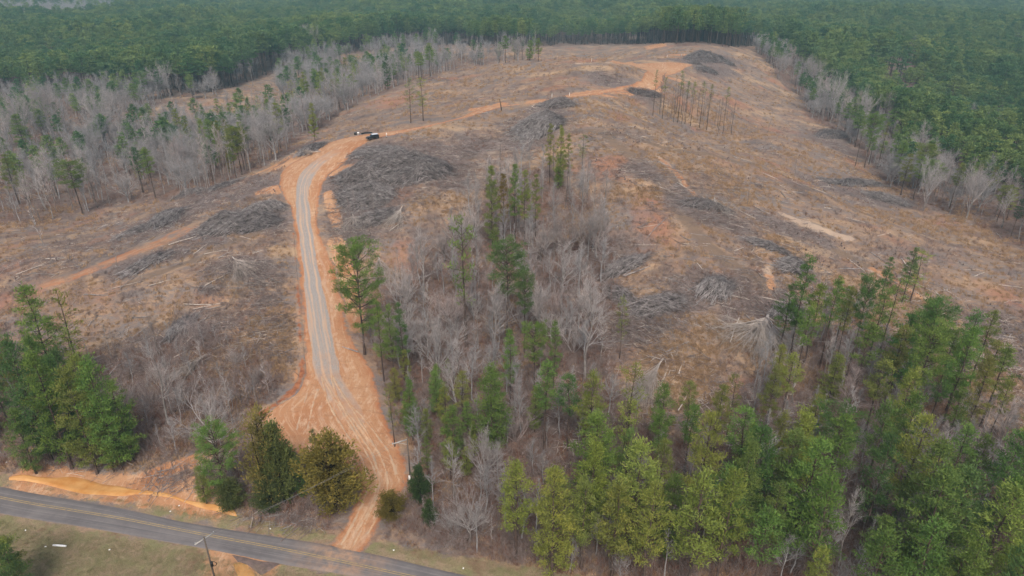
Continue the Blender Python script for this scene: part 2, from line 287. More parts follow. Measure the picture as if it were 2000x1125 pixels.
# ------------------------------------------------------------------ road sheets
def sheet(name,A,B,m,lift,step=1.2,nc=9,jit=.5,seed=0,edge=True,crown=0.):
    sa=spline(A,step); n=len(sa); 
    # same parameter on both sides
    def par(P,Q):
        out=[];m_=len(P)
        for i in range(m_-1):
            kk=max(2,int(max(np.linalg.norm(P[i+1]-P[i]),np.linalg.norm(Q[i+1]-Q[i]))/step))
            out.append(kk)
        return out
    ks=par(A,B)
    def sp(P):
        o=[];nn=len(P)
        for i in range(nn-1):
            p0,p1,p2,p3=P[max(i-1,0)],P[i],P[i+1],P[min(i+2,nn-1)]
            for s in range(ks[i]):
                t=s/ks[i]; o.append(.5*((2*p1)+(-p0+p2)*t+(2*p0-5*p1+4*p2-p3)*t*t+(-p0+3*p1-3*p2+p3)*t**3))
        o.append(P[-1]); return np.array(o)
    a=sp(A)[:,:2]; b=sp(B)[:,:2]; n=len(a)
    wd=np.linalg.norm(b-a,axis=1,keepdims=True); dr=(b-a)/np.maximum(wd,.01)
    r=np.random.default_rng(seed); s_=np.arange(n)*1.0
    a=a+dr*((vnoise(s_,s_*0+seed,3,seed)-.5)*jit*2)[:,None]; b=b+dr*((vnoise(s_,s_*0+seed+9,3,seed+5)-.5)*jit*2)[:,None]
    u=np.linspace(0,1,nc); P=a[:,None]*(1-u[None,:,None])+b[:,None]*u[None,:,None]
    z=samp(P[...,0],P[...,1])+lift; 
    if edge: z[:,0]-=lift*1.0; z[:,-1]-=lift*1.0
    me=mesh_np(name,np.dstack([P,z]).reshape(-1,3),grid_faces(n,nc)[:,::-1],m,True)
    ca=me.color_attributes.new('lane','FLOAT_COLOR','POINT')
    wl=np.linalg.norm(b-a,axis=1); cu=np.zeros((n,nc,4),np.float32); cu[...,0]=np.minimum(u,1-u)[None]*wl[:,None]; cu[...,1]=((u-.5)[None]*wl[:,None]); cu[...,2]=np.r_[0,np.cumsum(np.linalg.norm(np.diff((a+b)/2,axis=0),axis=1))][:,None]; cu[...,3]=np.minimum(s_,n-1-s_)[:,None]
    ca.data.foreach_set('color',cu.reshape(-1))
    return tag(link(name,me),kind='structure')
def lane(t):
    a=attr(t,'lane'); s=N(t,'SeparateColor'); t.links.new(a.outputs['Color'],s.inputs[0]); return s.outputs[0],s.outputs[1],s.outputs[2],a.outputs['Alpha']
def lanevec(t,ax_,bx):
    e,c,l,_=lane(t); n=N(t,'CombineXYZ'); t.links.new(mth(t,'MULTIPLY',c,ax_),n.inputs[0]); t.links.new(mth(t,'MULTIPLY',l,bx),n.inputs[1]); return n.outputs[0]
def dirt_material(name='orange_clay',worn=False):
    m,t,b=mat(name,.95,.1); e,c,l,_=lane(t)
    col=dirt_color(t)
    if worn: col=mix(t,.6,col,(.30,.125,.06))
    st=noise(t,1.,5,.7,lanevec(t,1.6,.11)); col=mix(t,ramp(t,st,.52,.66,0,.45),col,(.54,.38,.25)); col=mix(t,ramp(t,st,.40,.30,0,.4),col,(.29,.13,.062))
    red=mth(t,'SUBTRACT',1.,ramp(t,mth(t,'ADD',e,mth(t,'MULTIPLY',noise(t,.5,4,.6),2.5)),1.2,3.0)); col=mix(t,mth(t,'MULTIPLY',red,.9),col,(.33,.115,.045))
    f=ramp(t,mth(t,'ADD',e,mth(t,'MULTIPLY',mth(t,'SUBTRACT',noise(t,.9,5,.7),.5),2.6)),.15,.75)
    if worn: f=mth(t,'MULTIPLY',f,ramp(t,noise(t,.22,5,.7),.42,.58,.05,.85))
    cross=noise(t,.9,4,.7,stretch(t,.25,1.4,.5)); col=mix(t,ramp(t,cross,.52,.66,0,.45),col,(.26,.135,.075)); col=mix(t,ramp(t,noise(t,5.,3,.75),.58,.7,0,.5),col,(.22,.14,.09))
    tr=mth(t,'ABSOLUTE',mth(t,'SUBTRACT',mth(t,'ABSOLUTE',mth(t,'SUBTRACT',c,mth(t,'MULTIPLY',noise(t,.05,2,.5),1.2))),.85)); col=mix(t,mth(t,'MULTIPLY',ramp(t,tr,.5,.15),ramp(t,noise(t,.25,4,.7),.4,.62,0,.35)),col,(.50,.385,.29))
    t.links.new(mix(t,f,clear_color(t),col),b.inputs['Base Color'])
    bp=N(t,'Bump'); bp.inputs['Strength'].default_value=.8; bp.inputs['Distance'].default_value=.25; t.links.new(mth(t,'ADD',st,noise(t,1.5,5,.7)),bp.inputs['Height']); t.links.new(bp.outputs[0],b.inputs['Normal'])
    return m
def gravel_material():
    m,t,b=mat('grey_gravel',.95,.15); e,c,l,_=lane(t)
    g=noise(t,6.,4,.8); col=mix(t,ramp(t,g,.35,.68),(.185,.163,.146),(.37,.335,.305))
    st=noise(t,1.,4,.6,lanevec(t,1.5,.05)); col=mix(t,ramp(t,st,.50,.62,0,.7),col,(.44,.28,.175))
    tr=mth(t,'ABSOLUTE',mth(t,'SUBTRACT',mth(t,'ABSOLUTE',c),.85)); col=mix(t,ramp(t,mth(t,'ADD',tr,mth(t,'MULTIPLY',noise(t,.6,3,.6),.5)),.55,.30,0,.55),col,(.50,.33,.21))
    f=ramp(t,mth(t,'ADD',e,mth(t,'MULTIPLY',mth(t,'SUBTRACT',noise(t,1.6,5,.75),.5),2.)),.1,.6)
    f=mth(t,'MULTIPLY',f,ramp(t,mth(t,'ADD',_,mth(t,'MULTIPLY',noise(t,.25,4,.75),34)),14,34))
    t.links.new(mix(t,f,dirt_color(t),col),b.inputs['Base Color'])
    return m
def asphalt_material():
    m,t,b=mat('worn_asphalt',.85,.3); e,c,l,_=lane(t)
    col=mix(t,ramp(t,noise(t,.25,4,.7),.35,.65),(.118,.108,.108),(.165,.150,.145))
    st=noise(t,1.,3,.6,lanevec(t,1.3,.03)); col=mix(t,ramp(t,st,.45,.65,0,.6),col,(.088,.082,.086)); col=mix(t,ramp(t,st,.42,.3,0,.5),col,(.16,.148,.142))
    for q,wd in ((-1.7,.07),(1.15,.06),(1.75,.06)):
        d=mth(t,'ABSOLUTE',mth(t,'SUBTRACT',c,q)); col=mix(t,mth(t,'MULTIPLY',ramp(t,d,wd,wd*.4),ramp(t,noise(t,.4,4,.7),.35,.6,.1,.6)),col,(.27,.255,.245))
    dd=seg_attr(t); col=mix(t,dd,col,(.40,.24,.14))
    col=mix(t,ramp(t,noise(t,8,2,.7),.58,.72,0,.4),col,(.17,.16,.155))
    ed=ramp(t,mth(t,'ADD',e,mth(t,'MULTIPLY',noise(t,1.5,4,.7),.5)),.42,.2); col=mix(t,ed,col,(.20,.15,.115))
    t.links.new(col,b.inputs['Base Color']); return m
MOUTH=at1(672,1080)
def seg_attr(t):
    """clay tracked onto the tarmac at the mouth of the dirt road"""
    n=N(t,'VectorMath',operation='DISTANCE'); t.links.new(pos(t),n.inputs[0]); n.inputs[1].default_value=tuple(MOUTH)
    return mth(t,'MULTIPLY',ramp(t,n.outputs['Value'],9.,2.,0,.75),ramp(t,noise(t,.7,4,.7),.35,.65))
M_DIRT=dirt_material(); M_TRACK=dirt_material('red_track_clay',True); M_GRAVEL=gravel_material(); M_ASPH=asphalt_material()
sheet('paved_road',RL,RR,M_ASPH,.12,2.,13,.12,1)
sheet('dirt_road',DL,DR,M_DIRT,.07,1.2,15,.6,2)
sheet('dirt_road_upper',UL,UR,M_DIRT,.10,1.5,11,.6,3); sheet('dirt_road_spur',SL,SR,M_DIRT,.14,1.5,9,.4,4); sheet('dirt_track',TL,TR,M_TRACK,.07,1.2,7,.6,5)
sheet('gravel_road',GL,GR,M_GRAVEL,.11,1.2,9,.25,6)
cl=[(-300,918),(0,972.5),(245,1015),(455,1055.5),(700,1104.5),(960,1160),(1200,1216)]
cw=at([a for a,b in cl],[b for a,b in cl]); tg=np.gradient(cw[:,:2],axis=0); tg/=np.linalg.norm(tg,axis=1,keepdims=True); nr=np.stack([-tg[:,1],tg[:,0]],1)
m,t,b=mat('worn_yellow_paint',.8,.2); t.links.new(mix(t,ramp(t,noise(t,1.5,4,.7),.3,.55),(.17,.145,.115),(.36,.26,.11)),b.inputs['Base Color']); M_YEL=m
for sgn in (-1,1):
    a=cw.copy(); bb=cw.copy(); a[:,:2]+=nr*(sgn*.16+.055); bb[:,:2]+=nr*(sgn*.16-.055)
    sheet('road_centre_line',a,bb,M_YEL,.135,2.,3,.0,7,False)
M_RUT,t,b=mat('pressed_ruts',.9,.15); e,c,l,al=lane(t); t.links.new(mix(t,ramp(t,mth(t,'ADD',e,mth(t,'MULTIPLY',mth(t,'SUBTRACT',noise(t,.7,5,.75),.5),1.6)),.08,.30),dirt_color(t),mix(t,ramp(t,noise(t,.5,4,.7),.4,.62),(.45,.31,.20),(.34,.24,.165))),b.inputs['Base Color'])
for pts,offs in (([(638,735),(652,785),(684,840),(716,890),(730,945),(712,1000),(688,1048),(676,1068)],(-.95,.95)),([(640,738),(676,800),(714,862),(744,925),(738,985),(706,1042)],(-.9,.95)),([(612,760),(600,800),(590,840)],(-.9,.9)),([(660,775),(710,830),(752,890),(765,930)],(-.8,.8))):
    cw2=spline(at([a for a,b in pts],[b for a,b in pts]),3.); tg=np.gradient(cw2[:,:2],axis=0); tg/=np.linalg.norm(tg,axis=1,keepdims=True); nr2=np.stack([-tg[:,1],tg[:,0]],1)
    for o_ in offs:
        a=cw2.copy(); bb=cw2.copy(); a[:,:2]+=nr2*(o_+.32); bb[:,:2]+=nr2*(o_-.32); sheet('wheel_rut',a,bb,M_RUT,.10+.012*offs.index(o_)+.004*len(pts),1.,5,.12,int(o_*10)+40)
M_BANK,t,b=mat('red_cut_bank',.95,.1); e,c,l,al=lane(t); bf=ramp(t,mth(t,'ADD',e,mth(t,'MULTIPLY',mth(t,'SUBTRACT',noise(t,.6,5,.75),.5),3.2)),.35,.8); t.links.new(mix(t,bf,clear_color(t),mix(t,ramp(t,noise(t,.8,5,.7),.35,.65),(.17,.062,.032),(.33,.135,.065))),b.inputs['Base Color'])
A,B=edge_w([((494,806),(514,820)),((528,786),(546,797)),((552,766),(568,780)),((576,740),(592,752)),((584,705),(597,708)),((581,650),(591,651)),((580,600),(590,600)),((577,560),(586,560)),((571,505),(580,506)),((567,455),(576,456))]); A[:,2]+=.5; sheet('road_cut_bank',A,B,M_BANK,.16,1.2,5,.45,21)
# muddy run-off by the road
m,t,b=mat('muddy_water',.25,.5); t.links.new(mix(t,ramp(t,noise(t,.4,4,.6),.35,.65),(.42,.19,.055),(.52,.29,.11)),b.inputs['Base Color']); M_MUD=m
PUD=[((20,930),(18,938)),((80,931),(90,948)),((150,934),(165,964)),((215,948),(222,968)),((260,956),(262,966)),((310,961),(316,970)),((360,976),(366,983)),((400,981),(402,996)),((440,990),(446,1004)),((458,998),(462,1006))]
A,B=edge_w(PUD); sheet('muddy_ditch_water',A,B,M_MUD,.22,1.,7,.35,8)
A,B=edge_w([((456,1104),(470,1140)),((470,1100),(490,1136)),((484,1106),(500,1150)),((496,1120),(512,1160))]); sheet('muddy_puddle',A,B,M_MUD,.08,1.,5,.3,9)
m,t,b=mat('crumbled_tarmac',.9,.2); t.links.new(mix(t,ramp(t,noise(t,1.5,5,.7),.35,.65),(.10,.075,.068),(.19,.135,.115)),b.inputs['Base Color'])
A,B=edge_w([((452,1083),(464,1097)),((480,1088),(484,1104)),((510,1096),(505,1122)),((535,1100),(512,1124)),((548,1102),(536,1108))]); sheet('tarmac_apron',A,B,m,.09,1.,7,.3,10)
# ------------------------------------------------------------------ tree materials
def leaf_material(name,inst=False,rough=.75):
    """needles: tint comes from the tree itself, a little variation from tuft to tuft"""
    m,t,b=mat(name,rough,.15); oi=N(t,'ObjectInfo'); a=attr(t,'tuft')
    c=oi.outputs['Color']
    if inst:
        c=mix(t,ramp(t,oi.outputs['Random'],0,1),(.070,.150,.056),(.215,.275,.085)); c=mix(t,ramp(t,noise(t,.012,3,.6),.45,.65,0,.6),c,(.062,.140,.070))
    c=mix(t,ramp(t,a.outputs['Fac'],.0,.5,.75,0),c,(.48,.50,.40),'MULTIPLY'); c=mix(t,ramp(t,a.outputs['Fac'],.6,1.,0,.7),c,(1.6,1.42,1.25),'MULTIPLY')
    t.links.new(c,b.inputs['Base Color'])
    tr=N(t,'BsdfTranslucent'); t.links.new(c,tr.inputs[0]); ms=N(t,'MixShader'); ms.inputs[0].default_value=.38
    t.links.new(b.outputs[0],ms.inputs[1]); t.links.new(tr.outputs[0],ms.inputs[2]); t.links.new(ms.outputs[0],t.nodes['Material Output'].inputs[0])
    return m
def bark_material(name,a_,b_,inst=False,col=True):
    m,t,b=mat(name,.95,.1); oi=N(t,'ObjectInfo')
    c=mix(t,ramp(t,noise(t,.9,4,.7),.35,.65),a_,b_)
    if col: c=mix(t,1.,c,oi.outputs['Color'],'MULTIPLY')
    c=mix(t,ramp(t,oi.outputs['Random'],0,1,0,.5),c,(.62,.56,.54),'MULTIPLY')
    t.links.new(c,b.inputs['Base Color']); return m
M_NEEDLE=leaf_material('pine_needles'); M_NEEDLE_FAR=leaf_material('pine_needles_far',True)
M_PBARK=bark_material('pine_bark',(.055,.040,.035),(.125,.088,.070)); M_PBARK_FAR=bark_material('pine_bark_far',(.05,.038,.033),(.11,.08,.066),True,False)
M_GBARK=bark_material('grey_bark',(.14,.122,.110),(.31,.285,.265)); M_TWIG=bark_material('grey_twigs',(.27,.245,.232),(.45,.42,.405)); M_TWIG_FAR=bark_material('grey_twigs_far',(.205,.195,.192),(.375,.362,.358),True,False)
M_STICK=bark_material('weathered_wood',(.16,.144,.138),(.38,.352,.34)); M_PALE=bark_material('peeled_wood',(.40,.34,.29),(.58,.52,.46))
M_RUST=bark_material('rust_leaf_twigs',(.13,.068,.045),(.24,.125,.085),True,False); M_STRAW=bark_material('straw',(.27,.172,.10),(.46,.315,.185),True,False); M_SHRUB=bark_material('shrub_twigs',(.15,.112,.10),(.27,.215,.195),True,False)
class MB:
    def __init__(s): s.v=[]; s.q=[]; s.t=[]; s.n=0; s.tint=[]
    def add(s,V,Q=None,T=None,tint=.5):
        V=np.asarray(V,float).reshape(-1,3); s.v.append(V); s.tint.append(np.broadcast_to(np.asarray(tint,float),(len(V),)))
        if Q is not None and len(Q): s.q.append(np.asarray(Q)+s.n)
        if T is not None and len(T): s.t.append(np.asarray(T)+s.n)
        s.n+=len(V)
    def tube(s,P,R,k=5,cap=False):
        P=np.asarray(P,float); R=np.asarray(R,float); n=len(P); T=np.gradient(P,axis=0); T/=np.linalg.norm(T,axis=1,keepdims=True)+1e-9
        up=np.array([0,0,1.]) if abs(T[0,2])<.9 else np.array([1.,0,0]); A=np.cross(T,up); A/=np.linalg.norm(A,axis=1,keepdims=True)+1e-9; B=np.cross(T,A)
        a=np.arange(k)*2*pi/k; V=P[:,None]+R[:,None,None]*(np.cos(a)[None,:,None]*A[:,None]+np.sin(a)[None,:,None]*B[:,None])
        i=np.arange(n-1)[:,None]*k; j=np.arange(k)[None]; j2=(j+1)%k
        Q=np.stack([i+j,i+j2,i+k+j2,i+k+j],-1).reshape(-1,4)
        T_=[]
        if cap:
            T_=[(0,x+1,x) for x in range(1,k-1)]+[((n-1)*k,(n-1)*k+x,(n-1)*k+x+1) for x in range(1,k-1)]
        s.add(V,Q,T_)
    def cone(s,p,q,r):
        """thin twig, three faces"""
        s.cones([p],[q],[r])
    def cones(s,p,q,r):
        p=np.asarray(p,float); q=np.asarray(q,float); r=np.asarray(r,float)[:,None]; d=q-p; d/=np.linalg.norm(d,axis=1,keepdims=True)+1e-9
        a=np.cross(d,[.31,.22,.92]); a/=np.linalg.norm(a,axis=1,keepdims=True)+1e-9; b=np.cross(d,a); n=len(p)
        V=np.stack([p+a*r,p+(-.5*a+.87*b)*r,p+(-.5*a-.87*b)*r,q],1); k=np.arange(n)[:,None]*4
        s.add(V,None,np.concatenate([k+[0,1,3],k+[1,2,3],k+[2,0,3]]))
    def sprays(s,p,d,l,w,tint):
        """needle sprays: one narrow leaf-shaped face each"""
        p=np.asarray(p); d=d/(np.linalg.norm(d,axis=1,keepdims=True)+1e-9); r=rng.normal(size=p.shape); a=np.cross(d,r); a/=np.linalg.norm(a,axis=1,keepdims=True)+1e-9
        l=np.asarray(l)[:,None]; w=np.asarray(w)[:,None]; n=len(p)
        V=np.stack([p-d*l*.15,p+d*l*.45+a*w,p+d*l,p+d*l*.45-a*w],1); k=np.arange(n)[:,None]*4
        s.add(V,k+[0,1,2,3],None,np.repeat(tint,4))
    def box(s,c,h,rot=0.):
        c=np.asarray(c,float); x,y,z=h; V=np.array([(a,b,d) for a in(-x,x) for b in(-y,y) for d in(-z,z)],float); r=np.array([[cos(rot),-sin(rot),0],[sin(rot),cos(rot),0],[0,0,1]])
        s.add(V@r.T+c,[(0,1,3,2),(4,6,7,5),(0,4,5,1),(2,3,7,6),(0,2,6,4),(1,5,7,3)])
    def mesh(s,name,m,smooth=False,tuft=False,mi=None):
        V=np.concatenate(s.v); me=bpy.data.meshes.new(name); q=np.concatenate(s.q).astype(np.int32) if s.q else np.zeros((0,4),np.int32); t=np.concatenate(s.t).astype(np.int32) if s.t else np.zeros((0,3),np.int32)
        me.vertices.add(len(V)); me.vertices.foreach_set('co',V.astype(np.float32).ravel()); me.loops.add(q.size+t.size); me.loops.foreach_set('vertex_index',np.r_[q.ravel(),t.ravel()])
        me.polygons.add(len(q)+len(t)); me.polygons.foreach_set('loop_start',np.r_[np.arange(len(q))*4,q.size+np.arange(len(t))*3].astype(np.int32))
        if smooth: me.polygons.foreach_set('use_smooth',np.ones(len(q)+len(t),bool))
        for x in (m if isinstance(m,(list,tuple)) else [m]): me.materials.append(x)
        if mi is not None: me.polygons.foreach_set('material_index',np.asarray(mi,np.int32))
        me.update(calc_edges=True)
        if tuft: a=me.attributes.new('tuft','FLOAT','POINT'); a.data.foreach_set('value',np.concatenate(s.tint).astype(np.float32))
        return me
def unit(n): v=rng.normal(size=(n,3)); return v/np.linalg.norm(v,axis=1,keepdims=True)
# ------------------------------------------------------------------ pines (20 m tall as built)
def pine(h=20.,cs=.3,rmax=3.2,whorl=.85,nb=4,pf=4,sp=16,shape='cone',size=.55,gap=.15,wide=.062,simple_=False,lean=.0,low=0.,spread_=1.):
    tr=MB(); cr=MB(); n=9; zz=np.linspace(0,1,n); bend=np.cumsum(rng.normal(size=(n,2))*.09,axis=0); bend-=bend[0]
    P=np.c_[bend+zz[:,None]*lean*h,zz*h]; tr.tube(P,np.interp(zz,[0,.05,1],[.30,.22,.03]),6 if not simple_ else 4)
    def tp(z): return np.array([np.interp(z,P[:,2],P[:,0]),np.interp(z,P[:,2],P[:,1]),z])
    z=cs*h; 
    while z<h*.985:
        u=(z/h-cs)/(1-cs)
        if shape=='cone': R=rmax*(min(1,.45+u*2.2))*(1-u)**.75+.25
        elif shape=='round': R=rmax*math.sqrt(max(.02,1-(2*u-.95)**2))*.95+.2
        elif shape=='flat': R=rmax*(.55+.45*sin(u*pi*.9))*(1-max(0,u-.75)*2.2)
        else: R=rmax*(1-u*.75)
        k=max(2,int(round(nb*(1-.4*u)))); a0=rng.random()*6.28
        for j in range(k):
            if rng.random()<gap: continue
            a=a0+j*6.28/k+rng.normal()*.35; L=R*rng.uniform(.6,1.15); up=rng.uniform(.10,.42)+.5*u; o=tp(z+rng.normal()*.15); d=np.array([cos(a),sin(a),up])
            s_=np.linspace(0,1,4)[:,None]; B=o+d*L*s_+np.array([0,0,1])*(s_**2)*L*.15*(1 if rng.random()<.7 else -1)
            if not simple_: tr.tube(B,[.055*L/3+.02,.045*L/3+.012,.03,.012],3)
            m=max(1,int(pf*L/rmax+.6)); 
            for q in range(m):
                f=.5+.5*(q+rng.random()*.9)/m; c=o+d*L*f+np.array([0,0,f*f*L*.15])+rng.normal(size=3)*[.2,.2,.10]*(.4+.25*L); ns=int(sp*rng.uniform(.7,1.3)); tint=np.clip(rng.normal(.5,.22)+rng.normal(size=ns)*.10,0,1)
                pos_=c+rng.normal(size=(ns,3))*np.array([.40,.40,.15])*(size/.5)*spread_; dr=unit(ns)*.85+d*.45+np.array([0,0,.45]); cr.sprays(pos_,dr,size*rng.uniform(.6,1.25,ns),wide*rng.uniform(.7,1.4,ns)*(size/.5),tint)
        z+=whorl*rng.uniform(.7,1.3)*(1-.35*u)
    ns=14; cr.sprays(tp(h*.985)+rng.normal(size=(ns,3))*[.25,.25,.3],unit(ns)*.6+[0,0,.8],size*rng.uniform(.6,1.2,ns),np.full(ns,wide),np.full(ns,.6))
    for _ in range(int(low)):   # dead lower limbs
        z=rng.uniform(.15,cs)*h; a=rng.random()*6.28; L=rng.uniform(.6,1.8); o=tp(z); tr.cones([o],[o+np.array([cos(a),sin(a),.1])*L],[.04])
    return tr,cr
def pine_pair(nm,**k):
    tr,cr=pine(**k); return tr.mesh(nm+'_trunk',M_PBARK,True),cr.mesh(nm+'_crown',M_NEEDLE,False,True)
PINES={'full':[pine_pair('full_pine',cs=.12,rmax=4.0,shape='cone',nb=6,pf=3.4,sp=52,gap=.16,whorl=1.15,size=.46,wide=.055,spread_=1.12) for _ in range(3)],
 'mid':[pine_pair('mid_pine',cs=.34,rmax=3.5,shape='cone',nb=5,pf=2.8,sp=50,low=9,gap=.18,whorl=1.1,size=.46,wide=.055,spread_=1.1) for _ in range(4)],
 'pole':[pine_pair('pole_pine',cs=.52,rmax=2.9,shape='cone',nb=5,pf=2.6,sp=50,low=14,whorl=1.0,gap=.18,size=.46,wide=.055,spread_=1.1) for _ in range(3)],
 'round':[pine_pair('round_pine',cs=.52,rmax=4.2,shape='round',nb=6,pf=4,sp=50,whorl=.95,gap=.16,size=.43,wide=.045,spread_=1.2) for _ in range(2)],
 'open':[pine_pair('open_pine',cs=.24,rmax=4.7,shape='round',nb=6,pf=5,sp=56,size=.42,wide=.045,spread_=1.15,whorl=1.05,gap=.28)],
 'thin':[pine_pair('thin_pine',cs=.35,rmax=2.6,shape='flat',nb=3,pf=2.5,sp=18,whorl=1.1,gap=.3,low=4) for _ in range(2)],
 'top':[pine_pair('top_pine',cs=.68,rmax=2.2,shape='cone',nb=4,pf=2.2,sp=14,whorl=.85,low=14,gap=.25) for _ in range(2)]}
def cedar(h=10.,rmax=3.6,fork=False,dens=1.):
    tr=MB(); cr=MB(); P=np.c_[np.cumsum(rng.normal(size=(6,2))*.08,axis=0),np.linspace(0,h*.95,6)]; tr.tube(P,[.34,.26,.2,.14,.08,.02],6)
    if fork:
        for a in (0.6,2.4,4.1): tr.tube([P[1]+[0,0,.5],P[2]+[cos(a)*.8,sin(a)*.8,.2],P[3]+[cos(a)*1.1,sin(a)*1.1,1.2],P[4]+[cos(a)*1.0,sin(a)*1.0,1.4]],[.17,.13,.08,.02],5)
    z=.06*h
    while z<h*.99:
        u=z/h; R=rmax*(min(1,.62+1.3*u) if u<.35 else (1-((u-.35)/.66)**1.25)**.8)+.12
        for j in range(max(4,int(10*R/rmax))):
            if fork and rng.random()<(.55 if .35<u<.62 else .2): continue
            a=rng.random()*6.28
            if vnoise(np.array([cos(a)*1.6+9]),np.array([sin(a)*1.6+u*4.5]),1.,h+rmax)[0]<.17: continue
            L=R*rng.uniform(.5,1.2)*(.75+.5*vnoise(np.array([a*2]),np.array([u*5]),1.,h)[0]); d=np.array([cos(a),sin(a),.35+.4*u]); o=np.array([np.interp(z,P[:,2],P[:,0]),np.interp(z,P[:,2],P[:,1]),z])
            tr.cones([o],[o+d*L*.9],[.05])
            m=max(2,int(5*L/rmax+1))
            for q in range(m):
                f=.35+.65*(q+rng.random())/m; c=o+d*L*f+rng.normal(size=3)*.22; ns=int(17*dens); pos_=c+rng.normal(size=(ns,3))*[.30,.30,.2]; cr.sprays(pos_,unit(ns)*.7+d*.7+[0,0,.2],rng.uniform(.25,.5,ns),rng.uniform(.05,.09,ns),np.clip(rng.normal(.5,.24)+rng.normal(size=ns)*.08,0,1))
        z+=.42*rng.uniform(.8,1.2)
    return tr.mesh('cedar_trunk',M_PBARK,True),cr.mesh('cedar_crown',M_NEEDLE,False,True)
CEDARS=[cedar(),cedar(),cedar(12,3.4,True,.7),cedar(12,2.6,False,.8)]
CEDAR_H=[10,10,12,12]
# ------------------------------------------------------------------ leafless trees (16 m tall as built)
def branch(mb,o,d,L,r,lev,maxlev,n,spread,up,k,tw,out):
    segs=4 if lev<2 else 3; P=[o]; dd=d.copy(); st=L/(segs-1)
    for _ in range(segs-1):
        dd=dd+rng.normal(size=3)*.11+np.array([0,0,up*.12]); dd/=np.linalg.norm(dd); P.append(P[-1]+dd*st)
    P=np.array(P); mb.tube(P,np.linspace(r,r*.35,segs),k if lev<2 else 3)
    if lev>=maxlev: 
        m=tw; f=rng.uniform(.15,1,m); b=np.stack([np.interp(f*(segs-1),np.arange(segs),P[:,i]) for i in range(3)],1); q=unit(m)*.75+dd*.9+[0,0,up*.35]; q/=np.linalg.norm(q,axis=1,keepdims=True)
        out.append((b,b+q*(L*rng.uniform(.35,.85,m))[:,None],np.full(m,max(.011,r*.45)))); return
    for i in range(n[lev]):
        f=rng.uniform(.25,1.) if lev else rng.uniform(.3,1); o2=np.array([np.interp(f*(segs-1),np.arange(segs),P[:,j]) for j in range(3)])
        a=unit(1)[0]; a-=dd*(a@dd); a/=np.linalg.norm(a)+1e-9; sp=spread*rng.uniform(.6,1.3); d2=dd*cos(sp)+a*sin(sp)+np.array([0,0,up*.25]); d2/=np.linalg.norm(d2)
        branch(mb,o2,d2,L*rng.uniform(.42,.62),r*.5*(1-.4*f)+.008,lev+1,maxlev,n,spread,up,k,tw,out)
def bare(form,h=16.):
    tr=MB(); cr=MB(); tw=[]
    n=8; zz=np.linspace(0,1,n)
    if form in('pole','tall','sapling'):
        top=1.; P=np.c_[np.cumsum(rng.normal(size=(n,2))*.14,axis=0),zz*h*.97]; r0={'pole':.17,'tall':.22,'sapling':.09}[form]; tr.tube(P,np.linspace(r0,.02,n),6)
        c0={'pole':.45,'tall':.35,'sapling':.2}[form]; nb={'pole':18,'tall':26,'sapling':14}[form]; R={'pole':2.2,'tall':3.6,'sapling':1.5}[form]
        for i in range(nb):
            u=(i+rng.random())/nb; z=(c0+(1-c0)*u*.97)*h*.97; o=np.array([np.interp(z,P[:,2],P[:,0]),np.interp(z,P[:,2],P[:,1]),z]); a=rng.random()*6.28; e=rng.uniform(.5,1.1)+.4*u; d=np.array([cos(a)*cos(e),sin(a)*cos(e),sin(e)]); L=R*(1-.6*u)*rng.uniform(.7,1.25)*(1.25 if form=='tall' else 1)
            branch(cr,o,d,L,.05*(1-.5*u)+.012,1,2,[0,5,4],.65,.5,3,6 if form!='sapling' else 5,tw)
    elif form=='broad':
        P=np.c_[np.cumsum(rng.normal(size=(5,2))*.12,axis=0),np.linspace(0,h*.42,5)]; tr.tube(P,[.36,.27,.24,.22,.17],7)
        for i in range(11):
            f=rng.uniform(.35,1); z=f*h*.42; o=np.array([np.interp(z,P[:,2],P[:,0]),np.interp(z,P[:,2],P[:,1]),z]); a=i*2.4+rng.normal()*.3; e=rng.uniform(.35,1.35); d=np.array([cos(a)*cos(e),sin(a)*cos(e),sin(e)])
            branch(cr,o,d,h*rng.uniform(.36,.52)*(.75+.35*sin(e)),.13,0,3,[6,5,3],.55,.45,5,5,tw)
    elif form=='multi':
        for i in range(7):
            a=i*.9+rng.normal()*.2; e=rng.uniform(.85,1.35); d=np.array([cos(a)*cos(e),sin(a)*cos(e),sin(e)]); m_=tr if i<4 else cr
            branch(cr,np.array([cos(a)*.2,sin(a)*.2,0]),d,h*.6*rng.uniform(.7,1.15),.13,0,3,[6,5,3],.45,.5,5,4,tw)
        tr.tube([[0,0,-.3],[0,0,.6]],[.35,.28],6)
    elif form=='bush':
        for i in range(34):
            a=rng.random()*6.28; e=rng.uniform(.15,1.45); d=np.array([cos(a)*cos(e),sin(a)*cos(e),sin(e)])
            branch(cr,np.array([cos(a)*.4,sin(a)*.4,0]),d,h*.62*rng.uniform(.6,1.1),.05,1,2,[0,7,4],.45,.35,3,6,tw)
        tr.tube([[0,0,-.3],[0,0,.5]],[.3,.2],6)
    b=np.concatenate([x[0] for x in tw]); q=np.concatenate([x[1] for x in tw]); r=np.concatenate([x[2] for x in tw]); cr.cones(b,q,r)
    return tr.mesh('bare_trunk',M_GBARK,True),cr.mesh('bare_crown',M_TWIG)
BARES={'pole':[bare('pole') for _ in range(4)],'tall':[bare('tall') for _ in range(3)],'sapling':[bare('sapling') for _ in range(2)],'broad':[bare('broad') for _ in range(3)],'multi':[bare('multi') for _ in range(2)],'bush':[bare('bush') for _ in range(2)]}
